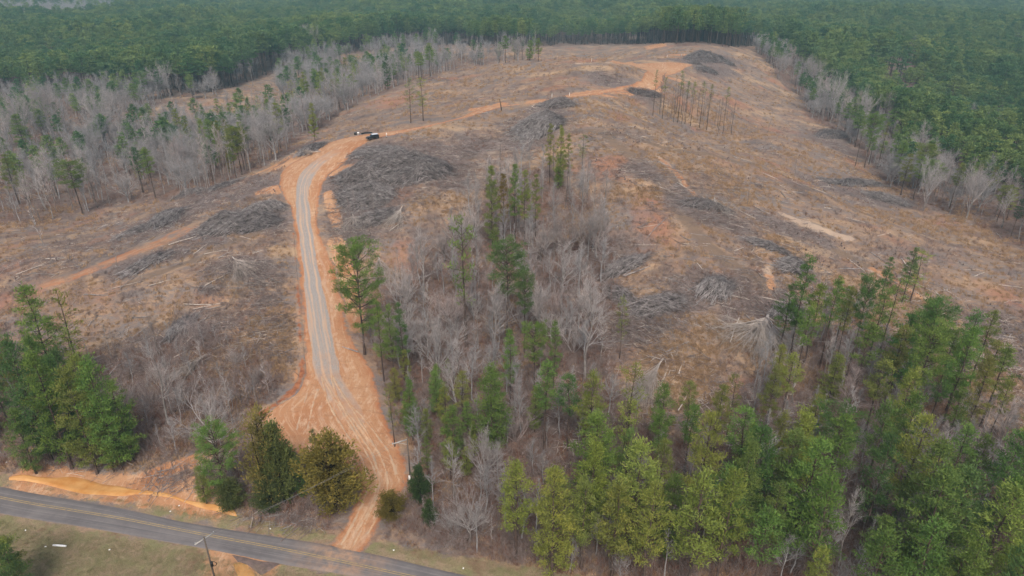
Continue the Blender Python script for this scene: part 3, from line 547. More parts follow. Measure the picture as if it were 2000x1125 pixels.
# ------------------------------------------------------------------ planting
LIMIT={'pine_tree':0,'bare_tree':0}
def plant(name,cat,meshes,p,h,h0,wide,label,group=None,tint=(1,1,1),rz=None,lean=(0,0)):
    root=bpy.data.objects.new(name,None); sc.collection.objects.link(root); root.empty_display_size=.5
    root.location=(p[0],p[1],p[2]-.15); s=h/h0; root.scale=(s*wide,s*wide,s); root.rotation_euler=(lean[0],lean[1],rng.random()*6.28 if rz is None else rz); tag(root,label,cat,group)
    for nm,me in zip(('trunk','crown'),meshes):
        o=link(nm,me,root); o.color=(*tint,1) if nm=='crown' or cat!='pine' else (1,1,1,1)
    LIMIT[name]=LIMIT.get(name,0)+1
    return root
OLIVE=(.195,.225,.055); YELLOW=(.225,.265,.058); MID=(.145,.225,.052); DEEP=(.10,.18,.05); GOLD=(.19,.14,.034); BLUEG=(.065,.12,.05); PALE=(.19,.22,.085)
TN={'olive green':OLIVE,'yellow-green':YELLOW,'mid-green':MID,'deep green':DEEP,'golden brown':GOLD,'blue-green':BLUEG,'pale green':PALE}
def jig(c,a=.22): f=1+rng.uniform(-a,a); return tuple(x*f*(1+rng.uniform(-.08,.08)) for x in c)
PINE_AT=[]
def put_pine(form,tpx,tpy,bpy_,wpx,tint,label,group='pines left standing',k=None):
    p,h=stand(tpx,tpy,bpy_); me=PINES[form]; me=me[k if k is not None else rng.integers(len(me))]; d=dist(p)
    r={'full':4.0,'mid':3.5,'pole':2.9,'round':4.2,'open':5.0,'thin':2.6,'top':2.3}[form]*h/20*2*F/d*1.1
    PINE_AT.append((p[0],p[1])); return plant('pine_tree','pine',me,p,h,20.,float(np.clip(wpx/r,.6,1.7)) if wpx else 1.,label,group,jig(TN[tint],.1))
def put_bare(form,tpx,tpy,bpy_,wpx,label,group='leafless trees left standing',tint=(1,1,1),name='bare_tree',cat='bare tree'):
    p,h=stand(tpx,tpy,bpy_); me=BARES[form]; me=me[rng.integers(len(me))]; d=dist(p)
    r={'pole':2.6,'tall':4.2,'sapling':1.8,'broad':8.,'multi':6.5,'bush':8.}[form]*h/16*2*F/d
    PINE_AT.append((p[0],p[1])); return plant(name,cat,me,p,h,16.,float(np.clip(wpx/r,.55,1.9)) if wpx else 1.,label,group,tint)
# single pines the eye picks out: form, top x, top y, foot row, width, tint, label
SINGLE=[('open',688,473,692,112,'mid-green','tall open-crowned lone pine with bare lower trunk right of the gravel road'),
('round',990,477,668,86,'deep green','dark round-topped pine rising out of the grey leafless trees in the central hollow'),
('round',1026,535,690,36,'deep green','small dark pine tucked against the right of the round-topped pine'),
('thin',901,424,668,62,'mid-green','thin sparse pine with a very long bare trunk in the central hollow'),
('mid',735,588,745,44,'mid-green','bushy pine directly right of the tall roadside pine, left one of a tight trio'),
('mid',757,596,752,46,'mid-green','middle pine of the tight trio beside the tall roadside pine'),
('mid',778,590,742,40,'deep green','right-hand pine of the tight trio beside the tall roadside pine'),
('full',797,738,860,46,'mid-green','young green pine on the bank above the bend of the orange road'),
('thin',760,755,872,30,'olive green','thin ragged pine leaning over the right bank of the orange landing'),
('full',960,714,885,92,'mid-green','broad bright green pine with layered limbs in the middle of the wood'),
('mid',996,645,790,46,'mid-green','slim pine left of the flat-topped pair in the central hollow'),
('round',1045,634,775,58,'mid-green','flat-topped bright pine between two slimmer pines in the central hollow'),
('mid',1085,628,760,38,'mid-green','slim pointed pine right of the flat-topped bright pine'),
('pole',1068,700,885,66,'mid-green','tall pine with a clean dark trunk below the flat-topped pine'),
('pole',1116,728,880,56,'deep green','dense dark pine on twin-looking trunks below the big grey tree'),
('thin',1220,577,700,26,'yellow-green','small yellow-green pine sapling at the right edge of the grey trees'),
('full',960,325,486,46,'olive green','olive pine at the upper left of the narrow hollow below the ridge'),
('mid',1006,321,470,32,'mid-green','dark pine second from the left in the row below the ridge'),
('mid',1026,333,475,34,'olive green','light pine in the middle of the row below the ridge'),
('mid',1048,340,468,32,'olive green','right-hand pine of the row below the ridge, beside leafless poles'),
('mid',983,340,480,20,'golden brown','brownish scrawny pine between the olive and the dark pine'),
('mid',1076,243,362,20,'olive green','thin pine left of the tall clump just under the brush heap on the crest'),
('full',1097,247,368,28,'yellow-green','tallest bright pine of the clump just under the brush heap on the crest'),
('mid',1112,262,372,22,'olive green','right-hand thin pine of the clump under the crest brush heap'),
('full',1092,308,372,26,'mid-green','short bushy pine at the foot of the clump under the crest'),
('thin',1140,262,330,22,'pale green','faint sparse pine right of the clump under the crest'),
# roadside
('open',410,828,978,86,'mid-green','twin-topped green pine at the roadside beside the muddy ditch'),
('full',385,910,985,40,'olive green','low bushy pine at the foot of the twin-topped roadside pine'),
('mid',610,838,960,30,'pale green','spindly pine poking out behind the golden cedar'),
('full',578,892,975,30,'deep green','small dark green pine between the olive cedar and the golden cedar'),
# right upper
('mid',1583,500,704,60,'deep green','tall dark pine at the upper left corner of the right-hand pine stand'),
('mid',1550,555,690,52,'deep green','dark pine left of the tallest corner pine of the right-hand stand'),
('pole',1605,552,712,46,'olive green','olive pine with a long bare trunk right of the tall corner pine'),
('pole',1643,540,722,44,'mid-green','straight pine with high crown standing before the bare orange ground'),
('pole',1668,560,728,36,'olive green','slim olive pine in front of the bare orange ground'),
('round',1703,545,735,50,'deep green','dark flat-crowned pine at the back of the right-hand stand'),
('mid',1742,502,600,30,'deep green','small isolated pine standing behind the right-hand stand'),
('mid',1791,484,590,36,'deep green','dark pine of the isolated pair standing highest up the slope'),
('thin',1806,490,592,34,'yellow-green','yellow-green pine of the isolated pair standing highest up the slope'),
('round',1838,592,790,76,'deep green','big dark crowned pine leaning right on the far edge of the stand'),
('full',1782,612,770,76,'deep green','wide deep green pine in the middle of the right-hand stand'),
('round',1828,640,860,80,'mid-green','large bright pine towering before the dark edge pines'),
('mid',1905,640,830,60,'mid-green','spiky pine at the right edge of the stand against the open slope'),
('mid',1938,700,880,50,'olive green','olive pine near the right frame edge above bare trunks'),
('full',1790,720,905,66,'yellow-green','bright yellow-green pine among dark trunks in the right-hand wood'),
('round',1650,800,960,84,'deep green','dark rounded pine in front of rust-coloured ground in the lower right'),
('full',1602,850,960,40,'yellow-green','small vivid yellow-green pine beside the dark rounded pine'),
('full',1640,690,790,56,'yellow-green','pale yellow-green young pine below the fallen grey treetop'),
('full',1530,672,775,44,'yellow-green','small round yellow-green pine just below the fallen fanned treetop'),
# left stand
('full',38,556,770,86,'mid-green','tall feathery pine at the upper left above the dark stand'),
('thin',106,566,742,46,'olive green','sparse leaning pine at the upper right of the left-hand stand'),
('thin',122,640,770,34,'yellow-green','small yellowish pine below the sparse leaning pine on the left'),
('full',168,700,915,92,'mid-green','dense green pine forming the right shoulder of the left-hand stand'),
('full',212,745,905,66,'mid-green','outermost pine on the right of the left-hand stand by the leafless thicket'),
('full',120,720,925,84,'olive green','broad olive pine at the front of the left-hand stand above the ditch'),
('full',60,690,915,84,'mid-green','front pine of the left-hand stand with drooping green limbs'),
('full',12,660,905,84,'deep green','deep green pine cut by the left frame edge in the left-hand stand'),
('full',95,690,870,70,'deep green','dark pine in the second row of the left-hand stand'),
('full',140,690,880,64,'yellow-green','yellow-green pine in the second row of the left-hand stand'),
('full',190,820,922,46,'olive green','short bushy pine at the front right foot of the left-hand stand'),
('full',22,800,925,60,'mid-green','low green pine at the front left of the left-hand stand'),
('full',-48,1005,1165,90,'olive green','pine leaning into the lower left corner on the near verge'),
('full',-2,1062,1170,56,'deep green','dark young pine in the lower left corner on the near verge'),
# back clumps
('full',1035,78,118,24,'mid-green','round green pine in the row at the far end of the ravine'),('mid',1052,74,120,20,'mid-green','taller pine right of the round green pine at the ravine end'),('mid',1005,74,116,20,'mid-green','pine left of the round green pine at the ravine end'),
('top',1020,84,117,12,'blue-green','narrow pine between the ravine-end pines'),('mid',975,82,122,16,'mid-green','pine with white-barked neighbour at the ravine end'),('mid',938,84,128,16,'blue-green','single small pine in the far part of the ravine'),
('thin',822,151,236,26,'yellow-green','yellow-green pine topping a cluster of thin trunks beside the far road'),('thin',797,152,240,22,'pale green','faint pine left of the yellow-green one beside the far road'),
('full',753,110,175,24,'blue-green','dark conical pine standing in the far ravine'),('full',606,200,275,24,'yellow-green','bright pine on the rim of the ravine close to the dirt road'),
('full',150,264,316,40,'mid-green','lone bushy green pine among grey trees on the far left'),('full',30,222,300,36,'mid-green','dark green pine with a leaning trunk at the far left edge'),('full',105,288,330,22,'deep green','small dark pine behind the lone bushy one on the far left'),
('full',404,232,330,40,'mid-green','bright green pine tallest in the middle of the ravine'),('full',388,232,320,26,'yellow-green','yellow-green pine touching the bright green one in the ravine'),('mid',340,214,300,28,'olive green','olive pine left of the bright green ravine pine'),('full',251,240,310,24,'deep green','dark pine at the left end of the ravine pines'),
('mid',310,222,290,22,'mid-green','slim green pine between the dark pine and the olive pine'),('full',440,285,342,13,'golden brown','small brownish cedar-like pine low in the ravine'),('mid',466,238,315,24,'yellow-green','yellow-green pine among white poles in the ravine'),('full',482,190,262,20,'deep green','dark pointed pine by the small brown clearing'),('mid',446,202,280,24,'mid-green','green pine left of the small brown clearing'),
('mid',535,200,290,36,'yellow-green','broad yellowish pine near the right side of the ravine'),('mid',392,204,280,18,'deep green','small dark pine near the wood edge in the ravine'),('mid',590,140,220,22,'yellow-green','pale pine at the narrow upper part of the ravine'),('mid',620,142,215,20,'yellow-green','second pale pine at the narrow upper part of the ravine'),('mid',265,165,210,26,'mid-green','pine standing out from the front of the far left forest'),('mid',420,235,325,20,'olive green','olive pine behind the bright green ravine pine'),('mid',360,228,315,20,'olive green','small olive pine left of the yellow-green ravine pine'),
# thin pines across the ridge
('top',1283,138,226,11,'pale green','leftmost pine of the thin-trunked row below the orange landing'),('top',1301,152,232,14,'olive green','second pine of the thin-trunked row, beside the orange bank'),('top',1334,140,240,15,'pale green','largest crown in the thin-trunked row below the orange landing'),('top',1347,158,242,12,'olive green','narrow pine right of the largest crown in the thin-trunked row'),('top',1358,160,246,12,'olive green','short-crowned pine in the middle of the thin-trunked row'),('top',1377,159,250,10,'pale green','pale pine in the right half of the thin-trunked row'),('top',1391,164,254,12,'pale green','faint pine next to last in the thin-trunked row'),('top',1424,170,262,10,'pale green','last pine at the right end of the thin-trunked row'),
('round',1712,225,328,36,'mid-green','bright round-crowned pine on bare trunks at the right wood edge'),('top',1690,236,326,14,'mid-green','thin pine left of the round-crowned one at the right wood edge'),('top',1735,240,330,16,'olive green','thin pine right of the round-crowned one at the right wood edge')]
for f,x,y,b,wd,tn,lb in SINGLE: put_pine(f,x,y,b,wd,tn,lb)
def cedar_at(k,tpx,tpy,b,wpx,tint,label,name='cedar_tree',cat='cedar'):
    p,h=stand(tpx,tpy,b); r=[3.6,3.6,3.4,2.6][k]*h/CEDAR_H[k]*2*F/dist(p); PINE_AT.append((p[0],p[1]))
    plant(name,cat,CEDARS[k],p,h,CEDAR_H[k],float(np.clip(wpx/r,.5,1.9)),label,None,tint)
cedar_at(0,637,852,992,112,(.215,.18,.042),'big golden-brown cedar at the roadside beside the mouth of the dirt road')
cedar_at(2,492,802,982,76,(.22,.19,.055),'olive-yellow tree with dark forked trunk between the roadside pine and the golden cedar')
cedar_at(3,528,826,984,58,(.14,.165,.048),'dark green cedar pressed against the forked olive tree by the road')
cedar_at(1,762,960,1010,52,(.16,.13,.03),'small round golden cedar bush right of the dirt road mouth')
cedar_at(1,818,908,985,36,(.06,.10,.034),'dark conical cedar right of the far utility pole')
cedar_at(1,838,975,1030,24,(.065,.105,.034),'little dark cedar near the roadside thicket')
cedar_at(1,440,935,992,50,(.11,.13,.04),'low dark shrubby cedar between the roadside pine and the olive tree')
cedar_at(1,520,930,995,56,(.09,.115,.04),'dark low cedar in shade under the forked olive tree')
# leafless trees the eye picks out
for f,x,y,b,wd,lb in [('multi',848,588,715,120,'spreading leafless tree with many pale limbs left of centre'),('tall',1155,555,745,110,'largest grey leafless tree in the hollow, densely twigged'),('tall',1100,480,600,100,'wide pale leafless tree behind the largest grey one'),('tall',965,560,700,90,'pale leafless tree in front of the dark round-topped pine'),('tall',820,450,590,80,'hazy pinkish-grey leafless tree near the road side of the hollow'),('tall',1140,315,440,40,'slim grey tree at the right of the narrow upper hollow'),('pole',1165,340,440,34,'thin white-stemmed tree at the upper right of the hollow'),('broad',395,770,880,130,'big dome-shaped grey bush above the roadside ditch'),('tall',290,680,830,80,'lavender-grey leafless tree at the foot of the left slope'),('pole',430,720,830,36,'forked pale sapling on the lower left slope'),
('tall',880,870,985,60,'pale greenish leafless tree behind the roadside thicket'),('broad',945,830,960,70,'grey lichen-covered tree left of the lower pine stand'),('broad',915,960,1060,90,'low spreading grey tree leaning over the roadside ditch'),('multi',890,700,790,90,'lichen-green leafless tree in the centre of the wood'),('sapling',1580,655,790,44,'white-barked leafless tree inside the right-hand pine stand'),('sapling',1610,770,850,44,'pale feathery leafless tree above the dark rounded pine'),('tall',1680,965,1110,60,'large white-grey leafless tree low in the right-hand wood'),('sapling',1375,890,985,50,'pale forked leafless tree left of the lower right pines'),('tall',1855,830,930,60,'grey leafless tree deep in the right-hand wood'),
('broad',1918,330,428,62,'round-headed pale tree at the right wood edge'),('broad',1828,322,412,44,'smaller round-headed tree left of the pale one at the right wood edge'),('tall',1812,244,350,48,'tall forked tree with dark trunk at the right wood edge'),('broad',1698,180,262,36,'round grey tree above the bright round-crowned pine'),('broad',1745,185,262,26,'small pale tree behind the round grey one'),('broad',1860,283,355,36,'round-headed grey tree between the two pale ones'),('broad',1640,150,235,34,'tallest whitish tree of the right wood edge clump'),('broad',1612,143,222,34,'dark-stemmed grey tree left of the tallest whitish tree'),('broad',1590,102,180,50,'wide pale crown at the far end of the right wood edge'),('broad',1530,98,155,34,'first grey tree at the far corner of the right wood edge'),
('broad',310,127,190,40,'wide pale-crowned tree at the front of the far left forest'),('broad',70,150,270,60,'big grey leafless tree on the far left before the forest'),('broad',175,165,285,64,'wide leafless tree with white trunk left of the brown clearing'),('broad',215,162,255,40,'dark leafless tree right of the white-trunked one'),('broad',600,52,110,50,'pale spreading crown at the corner of the far forest'),('tall',415,140,200,22,'thin whitish tree before the far left forest'),('pole',485,115,168,16,'white pole-like tree before the far left forest'),('broad',20,168,290,60,'grey leafless tree at the very left edge of the ravine')]:
    put_bare(f,x,y,b,wd,lb)
def fill(poly,n,mind,pxb=None):
    """places inside a stand, not on the roads and not too close together"""
    xs=[a for a,b in poly]; ys=[b for a,b in poly]; out=[]; tries=0
    while len(out)<n and tries<40:
        tries+=1; a=rng.uniform(max(min(xs),-250),min(max(xs),2250),400); b=rng.uniform(min(ys),max(ys),400); k=inpoly(a,b,poly)
        if not k.any(): continue
        P=at(a[k],b[k]); P=P[~onroad(P[:,0],P[:,1],1.5)]
        for p in P:
            if len(out)>=n: break
            if all((p[0]-x)**2+(p[1]-y)**2>mind**2 for x,y in PINE_AT): out.append(p); PINE_AT.append((p[0],p[1]))
    return out
SIZEW=('short','medium-height','tall')
def word(h,lo,hi): return SIZEW[0] if h<lo else SIZEW[2] if h>hi else SIZEW[1]
def pine_fill(poly,n,mind,hr,forms,tints,where,group):
    for p in fill(poly,n,mind):
        h=rng.uniform(*hr); f=forms[rng.integers(len(forms))]; tn=tints[rng.integers(len(tints))]; me=PINES[f][rng.integers(len(PINES[f]))]
        fw={'full':'full-skirted','mid':'half-crowned','pole':'high-crowned','thin':'sparse','round':'round-topped','top':'bare-trunked','open':'open'}[f]
        plant('pine_tree','pine',me,p,h,20.,rng.uniform(.85,1.2),f'{word(h,hr[0]+(hr[1]-hr[0])*.33,hr[0]+(hr[1]-hr[0])*.67)} {fw} {tn} pine {where}',group,jig(TN[tn]))
def bare_fill(poly,n,mind,hr,forms,where,group,tints=((1,1,1),(1.15,1.12,1.1),(.82,.78,.76),(.95,.86,.84))):
    for p in fill(poly,n,mind):
        h=rng.uniform(*hr); f=forms[rng.integers(len(forms))]; me=BARES[f][rng.integers(len(BARES[f]))]; tn=tints[rng.integers(len(tints))]
        fw={'pole':'pole-like','tall':'tall-crowned','sapling':'spindly','broad':'spreading','multi':'many-stemmed','bush':'bushy'}[f]
        plant('bare_tree','bare tree',me,p,h,16.,rng.uniform(.8,1.2),f"{word(h,hr[0]+(hr[1]-hr[0])*.33,hr[0]+(hr[1]-hr[0])*.67)} {fw} leafless tree {where}",group,tn)
G='pines in the stand along the paved road'
pine_fill([(950,1070),(1150,1060),(1150,1150),(1000,1118)],10,4.6,(14,22.5),['full','mid','mid'],['mid-green','yellow-green','olive green'],'at the left end of the lower roadside stand',G)
pine_fill([(1150,1010),(1400,980),(1400,1190),(1150,1130)],21,4.6,(14,22.5),['full','mid','mid'],['mid-green','yellow-green','olive green','mid-green'],'in the left half of the lower roadside stand',G)
pine_fill([(1400,970),(1700,990),(1700,1270),(1400,1190)],27,4.6,(14,22.5),['full','mid','pole'],['mid-green','deep green','mid-green','yellow-green'],'midway along the lower roadside stand',G)
pine_fill([(1700,980),(1960,1010),(1990,1330),(1700,1270)],23,4.6,(14,22.5),['full','mid','pole'],['mid-green','deep green','mid-green','yellow-green'],'in the right part of the lower roadside stand',G)
pine_fill([(1130,880),(1400,880),(1400,985),(1180,1010)],12,4.6,(14,19),['mid','pole','thin'],['olive green','mid-green','yellow-green'],'on the thin upper fringe of the lower stand',G)
pine_fill([(1540,690),(1720,690),(1780,840),(1560,870),(1470,790)],13,5.,(13,18),['pole','mid','thin'],['olive green','mid-green','yellow-green'],'in the open wood right of the fallen treetop','pines in the right-hand wood')
pine_fill([(1720,700),(1900,760),(1960,900),(1760,900)],12,4.8,(14,19),['pole','mid'],['mid-green','deep green','olive green'],'among dark trunks in the right-hand wood','pines in the right-hand wood')
pine_fill([(1880,840),(2120,960),(2200,1250),(1990,1250),(1960,1000)],15,5.,(15,20),['pole','pole','mid'],['olive green','mid-green','yellow-green'],'near the right frame edge of the lower wood','pines in the right-hand wood')
pine_fill([(1400,850),(1560,850),(1620,960),(1400,960)],8,5.,(11,15),['mid','thin','full'],['yellow-green','olive green'],'below the bundle of broken stems','pines in the right-hand wood')
pine_fill([(-200,720),(0,720),(190,790),(190,880),(0,890),(-200,890)],12,3.8,(15,20),['full','mid'],['mid-green','olive green','deep green'],'inside the left-hand stand','pines in the left-hand stand')
pine_fill([(380,300),(480,280),(640,215),(760,150),(700,150),(560,220),(440,240)],26,4.,(12,18),['mid','pole','thin'],['yellow-green','olive green','mid-green'],'scattered through the left ravine','pines in the left ravine')
pine_fill([(830,780),(1050,780),(1130,900),(870,900)],6,4.5,(9,13),['full','mid'],['olive green','mid-green'],'among leafless trees in the central wood','pines in the central wood')
pine_fill([(752,760),(900,730),(950,880),(890,985),(812,965),(800,880)],13,2.6,(4.5,9),['full','mid','full'],['mid-green','olive green','yellow-green'],'in the strip of thicket right of the dirt road','small pines beside the dirt road')
G='leafless trees in the central hollow'
bare_fill([(960,350),(1090,340),(1190,410),(1180,440),(930,460)],16,3.,(10,15),['pole','pole','tall'],'in the narrow upper part of the central hollow',G)
bare_fill([(830,480),(930,460),(1180,470),(1200,560),(800,580),(760,560)],24,3.4,(8,13),['tall','pole','broad','pole'],'across the middle of the central hollow',G)
bare_fill([(740,600),(1200,590),(1200,700),(760,740)],26,3.4,(8,14),['tall','pole','multi','pole','broad'],'in the lower part of the central hollow',G)
bare_fill([(800,760),(1200,760),(1250,880),(960,900),(830,920)],16,4.,(7,12),['tall','pole','sapling','multi'],'among the pines of the central wood',G)
bare_fill([(650,400),(720,400),(760,470),(700,470)],6,2.5,(6,9),['sapling','pole'],'below the big brush pile beside the road',G)
bare_fill([(780,990),(900,1000),(980,1070),(900,1060)],8,2.6,(4,8),['sapling','bush'],'in the roadside thicket right of the dirt road mouth',G)
bare_fill([(1560,720),(1960,840),(2050,1150),(1500,1100),(1450,900)],20,3.6,(10,15),['sapling','tall','pole'],'between the pines of the right-hand wood',G)
G='leafless trees on the lower left slope'
bare_fill([(230,720),(420,660),(520,690),(540,770),(440,810),(260,860)],20,3.5,(5,9.5),['sapling','tall','bush','sapling'],'on the lower left slope above the ditch',G)
bare_fill([(1280,205),(1425,235),(1430,265),(1280,235)],24,1.6,(10,16),['pole','pole','sapling'],'among the thin-trunked row on the ridge','thin leafless stems below the orange landing',((.55,.5,.48),(.7,.64,.62),(.9,.86,.85)))
G='leafless trees in the left ravine'
bare_fill([(0,438),(60,446),(250,396),(380,386),(400,350),(200,360),(0,400)],26,3.6,(14,19),['pole','pole','tall'],'along the near left rim of the ravine',G)
bare_fill([(400,380),(480,346),(600,272),(640,238),(600,232),(480,300),(390,350)],34,3.4,(15,20),['pole','pole','pole'],'along the ravine rim left of the dirt road',G)
bare_fill([(640,236),(700,204),(900,132),(1040,114),(1020,102),(880,112),(760,140),(640,200)],30,4.,(14,19),['pole','pole','tall'],'in the narrow far end of the ravine',G)
bare_fill([(-150,420),(0,400),(250,340),(450,300),(440,240),(250,260),(0,280),(-150,300)],26,5.,(13,18),['tall','pole','tall'],'on the floor of the left ravine',G)
G='leafless trees along the right wood edge'
bare_fill([(1490,100),(1530,125),(1590,185),(1680,250),(1640,265),(1560,195),(1500,140)],18,4.5,(14,19),['tall','pole','tall'],'along the far half of the right wood edge',G)
bare_fill([(1680,250),(1760,300),(1850,352),(2000,425),(2000,470),(1890,430),(1760,380),(1670,300)],20,4.2,(12,17),['tall','pole','pole'],'along the near half of the right wood edge',G)
# ------------------------------------------------------------------ masses nobody could count: far forest, weeds, slash
def scatter(name,P,S,Idx,protos,rz=None,tilt=0.,squash=None):
    """one object of kind stuff: points carrying instances"""
    n=len(P); me=bpy.data.meshes.new(name); me.vertices.add(n); me.vertices.foreach_set('co',np.asarray(P,np.float32).ravel())
    R=np.zeros((n,3),np.float32); R[:,2]=rng.random(n)*6.283 if rz is None else rz
    if tilt: R[:,:2]=rng.normal(size=(n,2))*tilt
    S=np.asarray(S,np.float32); S3=np.stack([S*(squash if squash is not None else 1),S*(squash if squash is not None else 1),S],1).astype(np.float32)
    for nm,ty,dat,key in (('rot','FLOAT_VECTOR',R,'vector'),('scl','FLOAT_VECTOR',S3,'vector'),('idx','INT',np.asarray(Idx,np.int32),'value')):
        a=me.attributes.new(nm,ty,'POINT'); a.data.foreach_set(key,dat.ravel())
    o=link(name,me); tag(o,kind='stuff')
    col=bpy.data.collections.new(name+'_kinds')
    for k,(pn,pm) in enumerate(protos): q=bpy.data.objects.new(f'{name}_kind_{k:02d}',pm); col.objects.link(q)
    g=bpy.data.node_groups.new(name+'_nodes','GeometryNodeTree'); g.interface.new_socket('Geometry',in_out='INPUT',socket_type='NodeSocketGeometry'); g.interface.new_socket('Geometry',in_out='OUTPUT',socket_type='NodeSocketGeometry')
    gi=g.nodes.new('NodeGroupInput'); go=g.nodes.new('NodeGroupOutput'); ip=g.nodes.new('GeometryNodeInstanceOnPoints'); ci=g.nodes.new('GeometryNodeCollectionInfo'); ci.inputs[0].default_value=col; ci.inputs['Separate Children'].default_value=True; ci.inputs['Reset Children'].default_value=True
    def na(nm,ty): x=g.nodes.new('GeometryNodeInputNamedAttribute'); x.data_type=ty; x.inputs[0].default_value=nm; return [y for y in x.outputs if y.enabled][0]
    er=g.nodes.new('FunctionNodeEulerToRotation'); L=g.links.new
    L(gi.outputs[0],ip.inputs['Points']); L(ci.outputs[0],ip.inputs['Instance']); ip.inputs['Pick Instance'].default_value=True; L(na('idx','INT'),ip.inputs['Instance Index'])
    L(na('rot','FLOAT_VECTOR'),er.inputs[0]); L(er.outputs[0],ip.inputs['Rotation']); L(na('scl','FLOAT_VECTOR'),ip.inputs['Scale']); L(ip.outputs[0],go.inputs[0])
    md=o.modifiers.new('scatter','NODES'); md.node_group=g; return o
def merged(a,b,m1,m2,nm):
    """trunk and crown in one mesh for far copies"""
    c=MB(); c.v=a.v+b.v; c.tint=a.tint+b.tint; c.n=a.n+b.n; c.q=a.q+[x+a.n for x in b.q]; c.t=a.t+[x+a.n for x in b.t]
    aq=sum(len(x) for x in a.q); bq=sum(len(x) for x in b.q); at_=sum(len(x) for x in a.t); bt=sum(len(x) for x in b.t)
    qo=[x for x in a.q]+[x+a.n for x in b.q]
    return c.mesh(nm,[m1,m2],False,True,np.r_[np.zeros(aq),np.ones(bq),np.zeros(at_),np.ones(bt)].astype(int))
FARP=[('p',merged(*pine(cs=c0,rmax=r0,shape=s_,nb=5,pf=2.4,sp=16,size=.8,wide=.13,whorl=1.4,gap=.12,simple_=True),M_PBARK_FAR,M_NEEDLE_FAR,'far_pine')) for c0,r0,s_ in ((.55,3.3,'cone'),(.58,3.6,'round'),(.5,2.9,'cone'),(.6,3.6,'round'),(.56,3.4,'round'))]
def far_bare(form):
    global M_GBARK,M_TWIG
    a,b=M_GBARK,M_TWIG; M_GBARK=M_TWIG=M_TWIG_FAR
    t,c=bare(form); M_GBARK,M_TWIG=a,b
    import bmesh
    bm=bmesh.new(); bm.from_mesh(t); bm.from_mesh(c); me=bpy.data.meshes.new('far_bare'); bm.to_mesh(me); bm.free(); me.materials.append(M_TWIG_FAR); return me
FARB=[('b',far_bare('broad')),('b',far_bare('tall')),('b',far_bare('pole'))]
def jgrid(x0,x1,y0,y1,s):
    X,Y=np.meshgrid(np.arange(x0,x1,s),np.arange(y0,y1,s)); X=X+rng.uniform(-.42,.42,X.shape)*s; Y=Y+rng.uniform(-.42,.42,Y.shape)*s; return X.ravel(),Y.ravel()
def clear_of_planted(x,y,d):
    k=np.ones(len(x),bool); Q=np.array(PINE_AT)
    for i in range(0,len(x),4000):
        s=slice(i,i+4000); k[s]=((x[s,None]-Q[:,0])**2+(y[s,None]-Q[:,1])**2).min(1)>d*d
    return k
FARBARE=[(-900,-60),(-900,60),(-200,48),(0,44),(130,36),(240,28),(390,10),(480,-30),(480,-60)]
FARBARE2=[(1850,-40),(1880,6),(1960,14),(2080,22),(2400,30),(2400,-40)]
FP=[];FI=[];FS=[];BP=[];BI=[];BS=[]; EDGE=[]
for y0,y1,s in ((150,520,6.0),(520,800,6.9),(800,1200,8.2),(1200,2050,10.)):
    x,y=jgrid(-.95*y1-120,.95*y1+120,y0,y1,s); k=np.abs(x)<.9*y+110; x,y=x[k],y[k]; z=samp(x,y); px,py,f=proj(x,y,z)
    k=inpoly(px,py,FOREST)&~((np.hypot(x-20,y-470)<190)&(py>96)&(px>700)&(px<1480))
    k&=~((py<120)&(y<520)&(px>500)&(px<1500)); k&=~onroad(x,y,3); x,y,z,px,py=x[k],y[k],z[k],px[k],py[k]
    hb=inpoly(px,py-14,FARBARE)|inpoly(px,py-8,FARBARE2); clump=vnoise(x,y,60,77)>.80; br=(rng.random(len(x))<np.where(hb,.93,np.where(clump,.18,.012)))
    br&=~((px>1120)&(px<1460)&(py>70)); hole=vnoise(x,y,26,78)>.83; keep=~(hole&~hb&(rng.random(len(x))<.7)); keep&=~((px>1690)&(px<1790)&(py>95)&(py<205)&(rng.random(len(x))<.6))
    k=keep&clear_of_planted(x,y,2.2); 
    for m_,PP,II,SS in ((k&~br,FP,FI,FS),(k&br,BP,BI,BS)):
        n=m_.sum(); PP.append(np.stack([x,y,z],1)[m_]); sc_=(s/6.)**.25
        if PP is FP: II.append(rng.choice([0,0,2,2,1,3,4],n)); SS.append(rng.uniform(.78,1.22,n)*sc_*(1+.3*(vnoise(x[m_],y[m_],90,5)-.5)*2))
        else: II.append(rng.integers(0,3,n)*(rng.random(n)<.4)); SS.append(rng.uniform(.75,1.05,n)*sc_)
for polys,s,pr in (([RAVINE],6.5,.2),([RIGHTWOOD],6.,.38),(FARRAV,7.,.3)):
    x,y=jgrid(-420,420,150,640,s); z=samp(x,y); px,py,f=proj(x,y,z); k=np.zeros(len(x),bool)
    for p_ in polys: k|=inpoly(px,py,p_)
    k&=(py>60)&(rng.random(len(x))<pr)&~onroad(x,y,1.5)&clear_of_planted(x,y,2.); n=k.sum(); FP.append(np.stack([x,y,z],1)[k]); FI.append(rng.choice([0,2],n)); FS.append(rng.uniform(.5,.9,n))
FP=np.concatenate(FP); FI=np.concatenate(FI); FS=np.concatenate(FS)
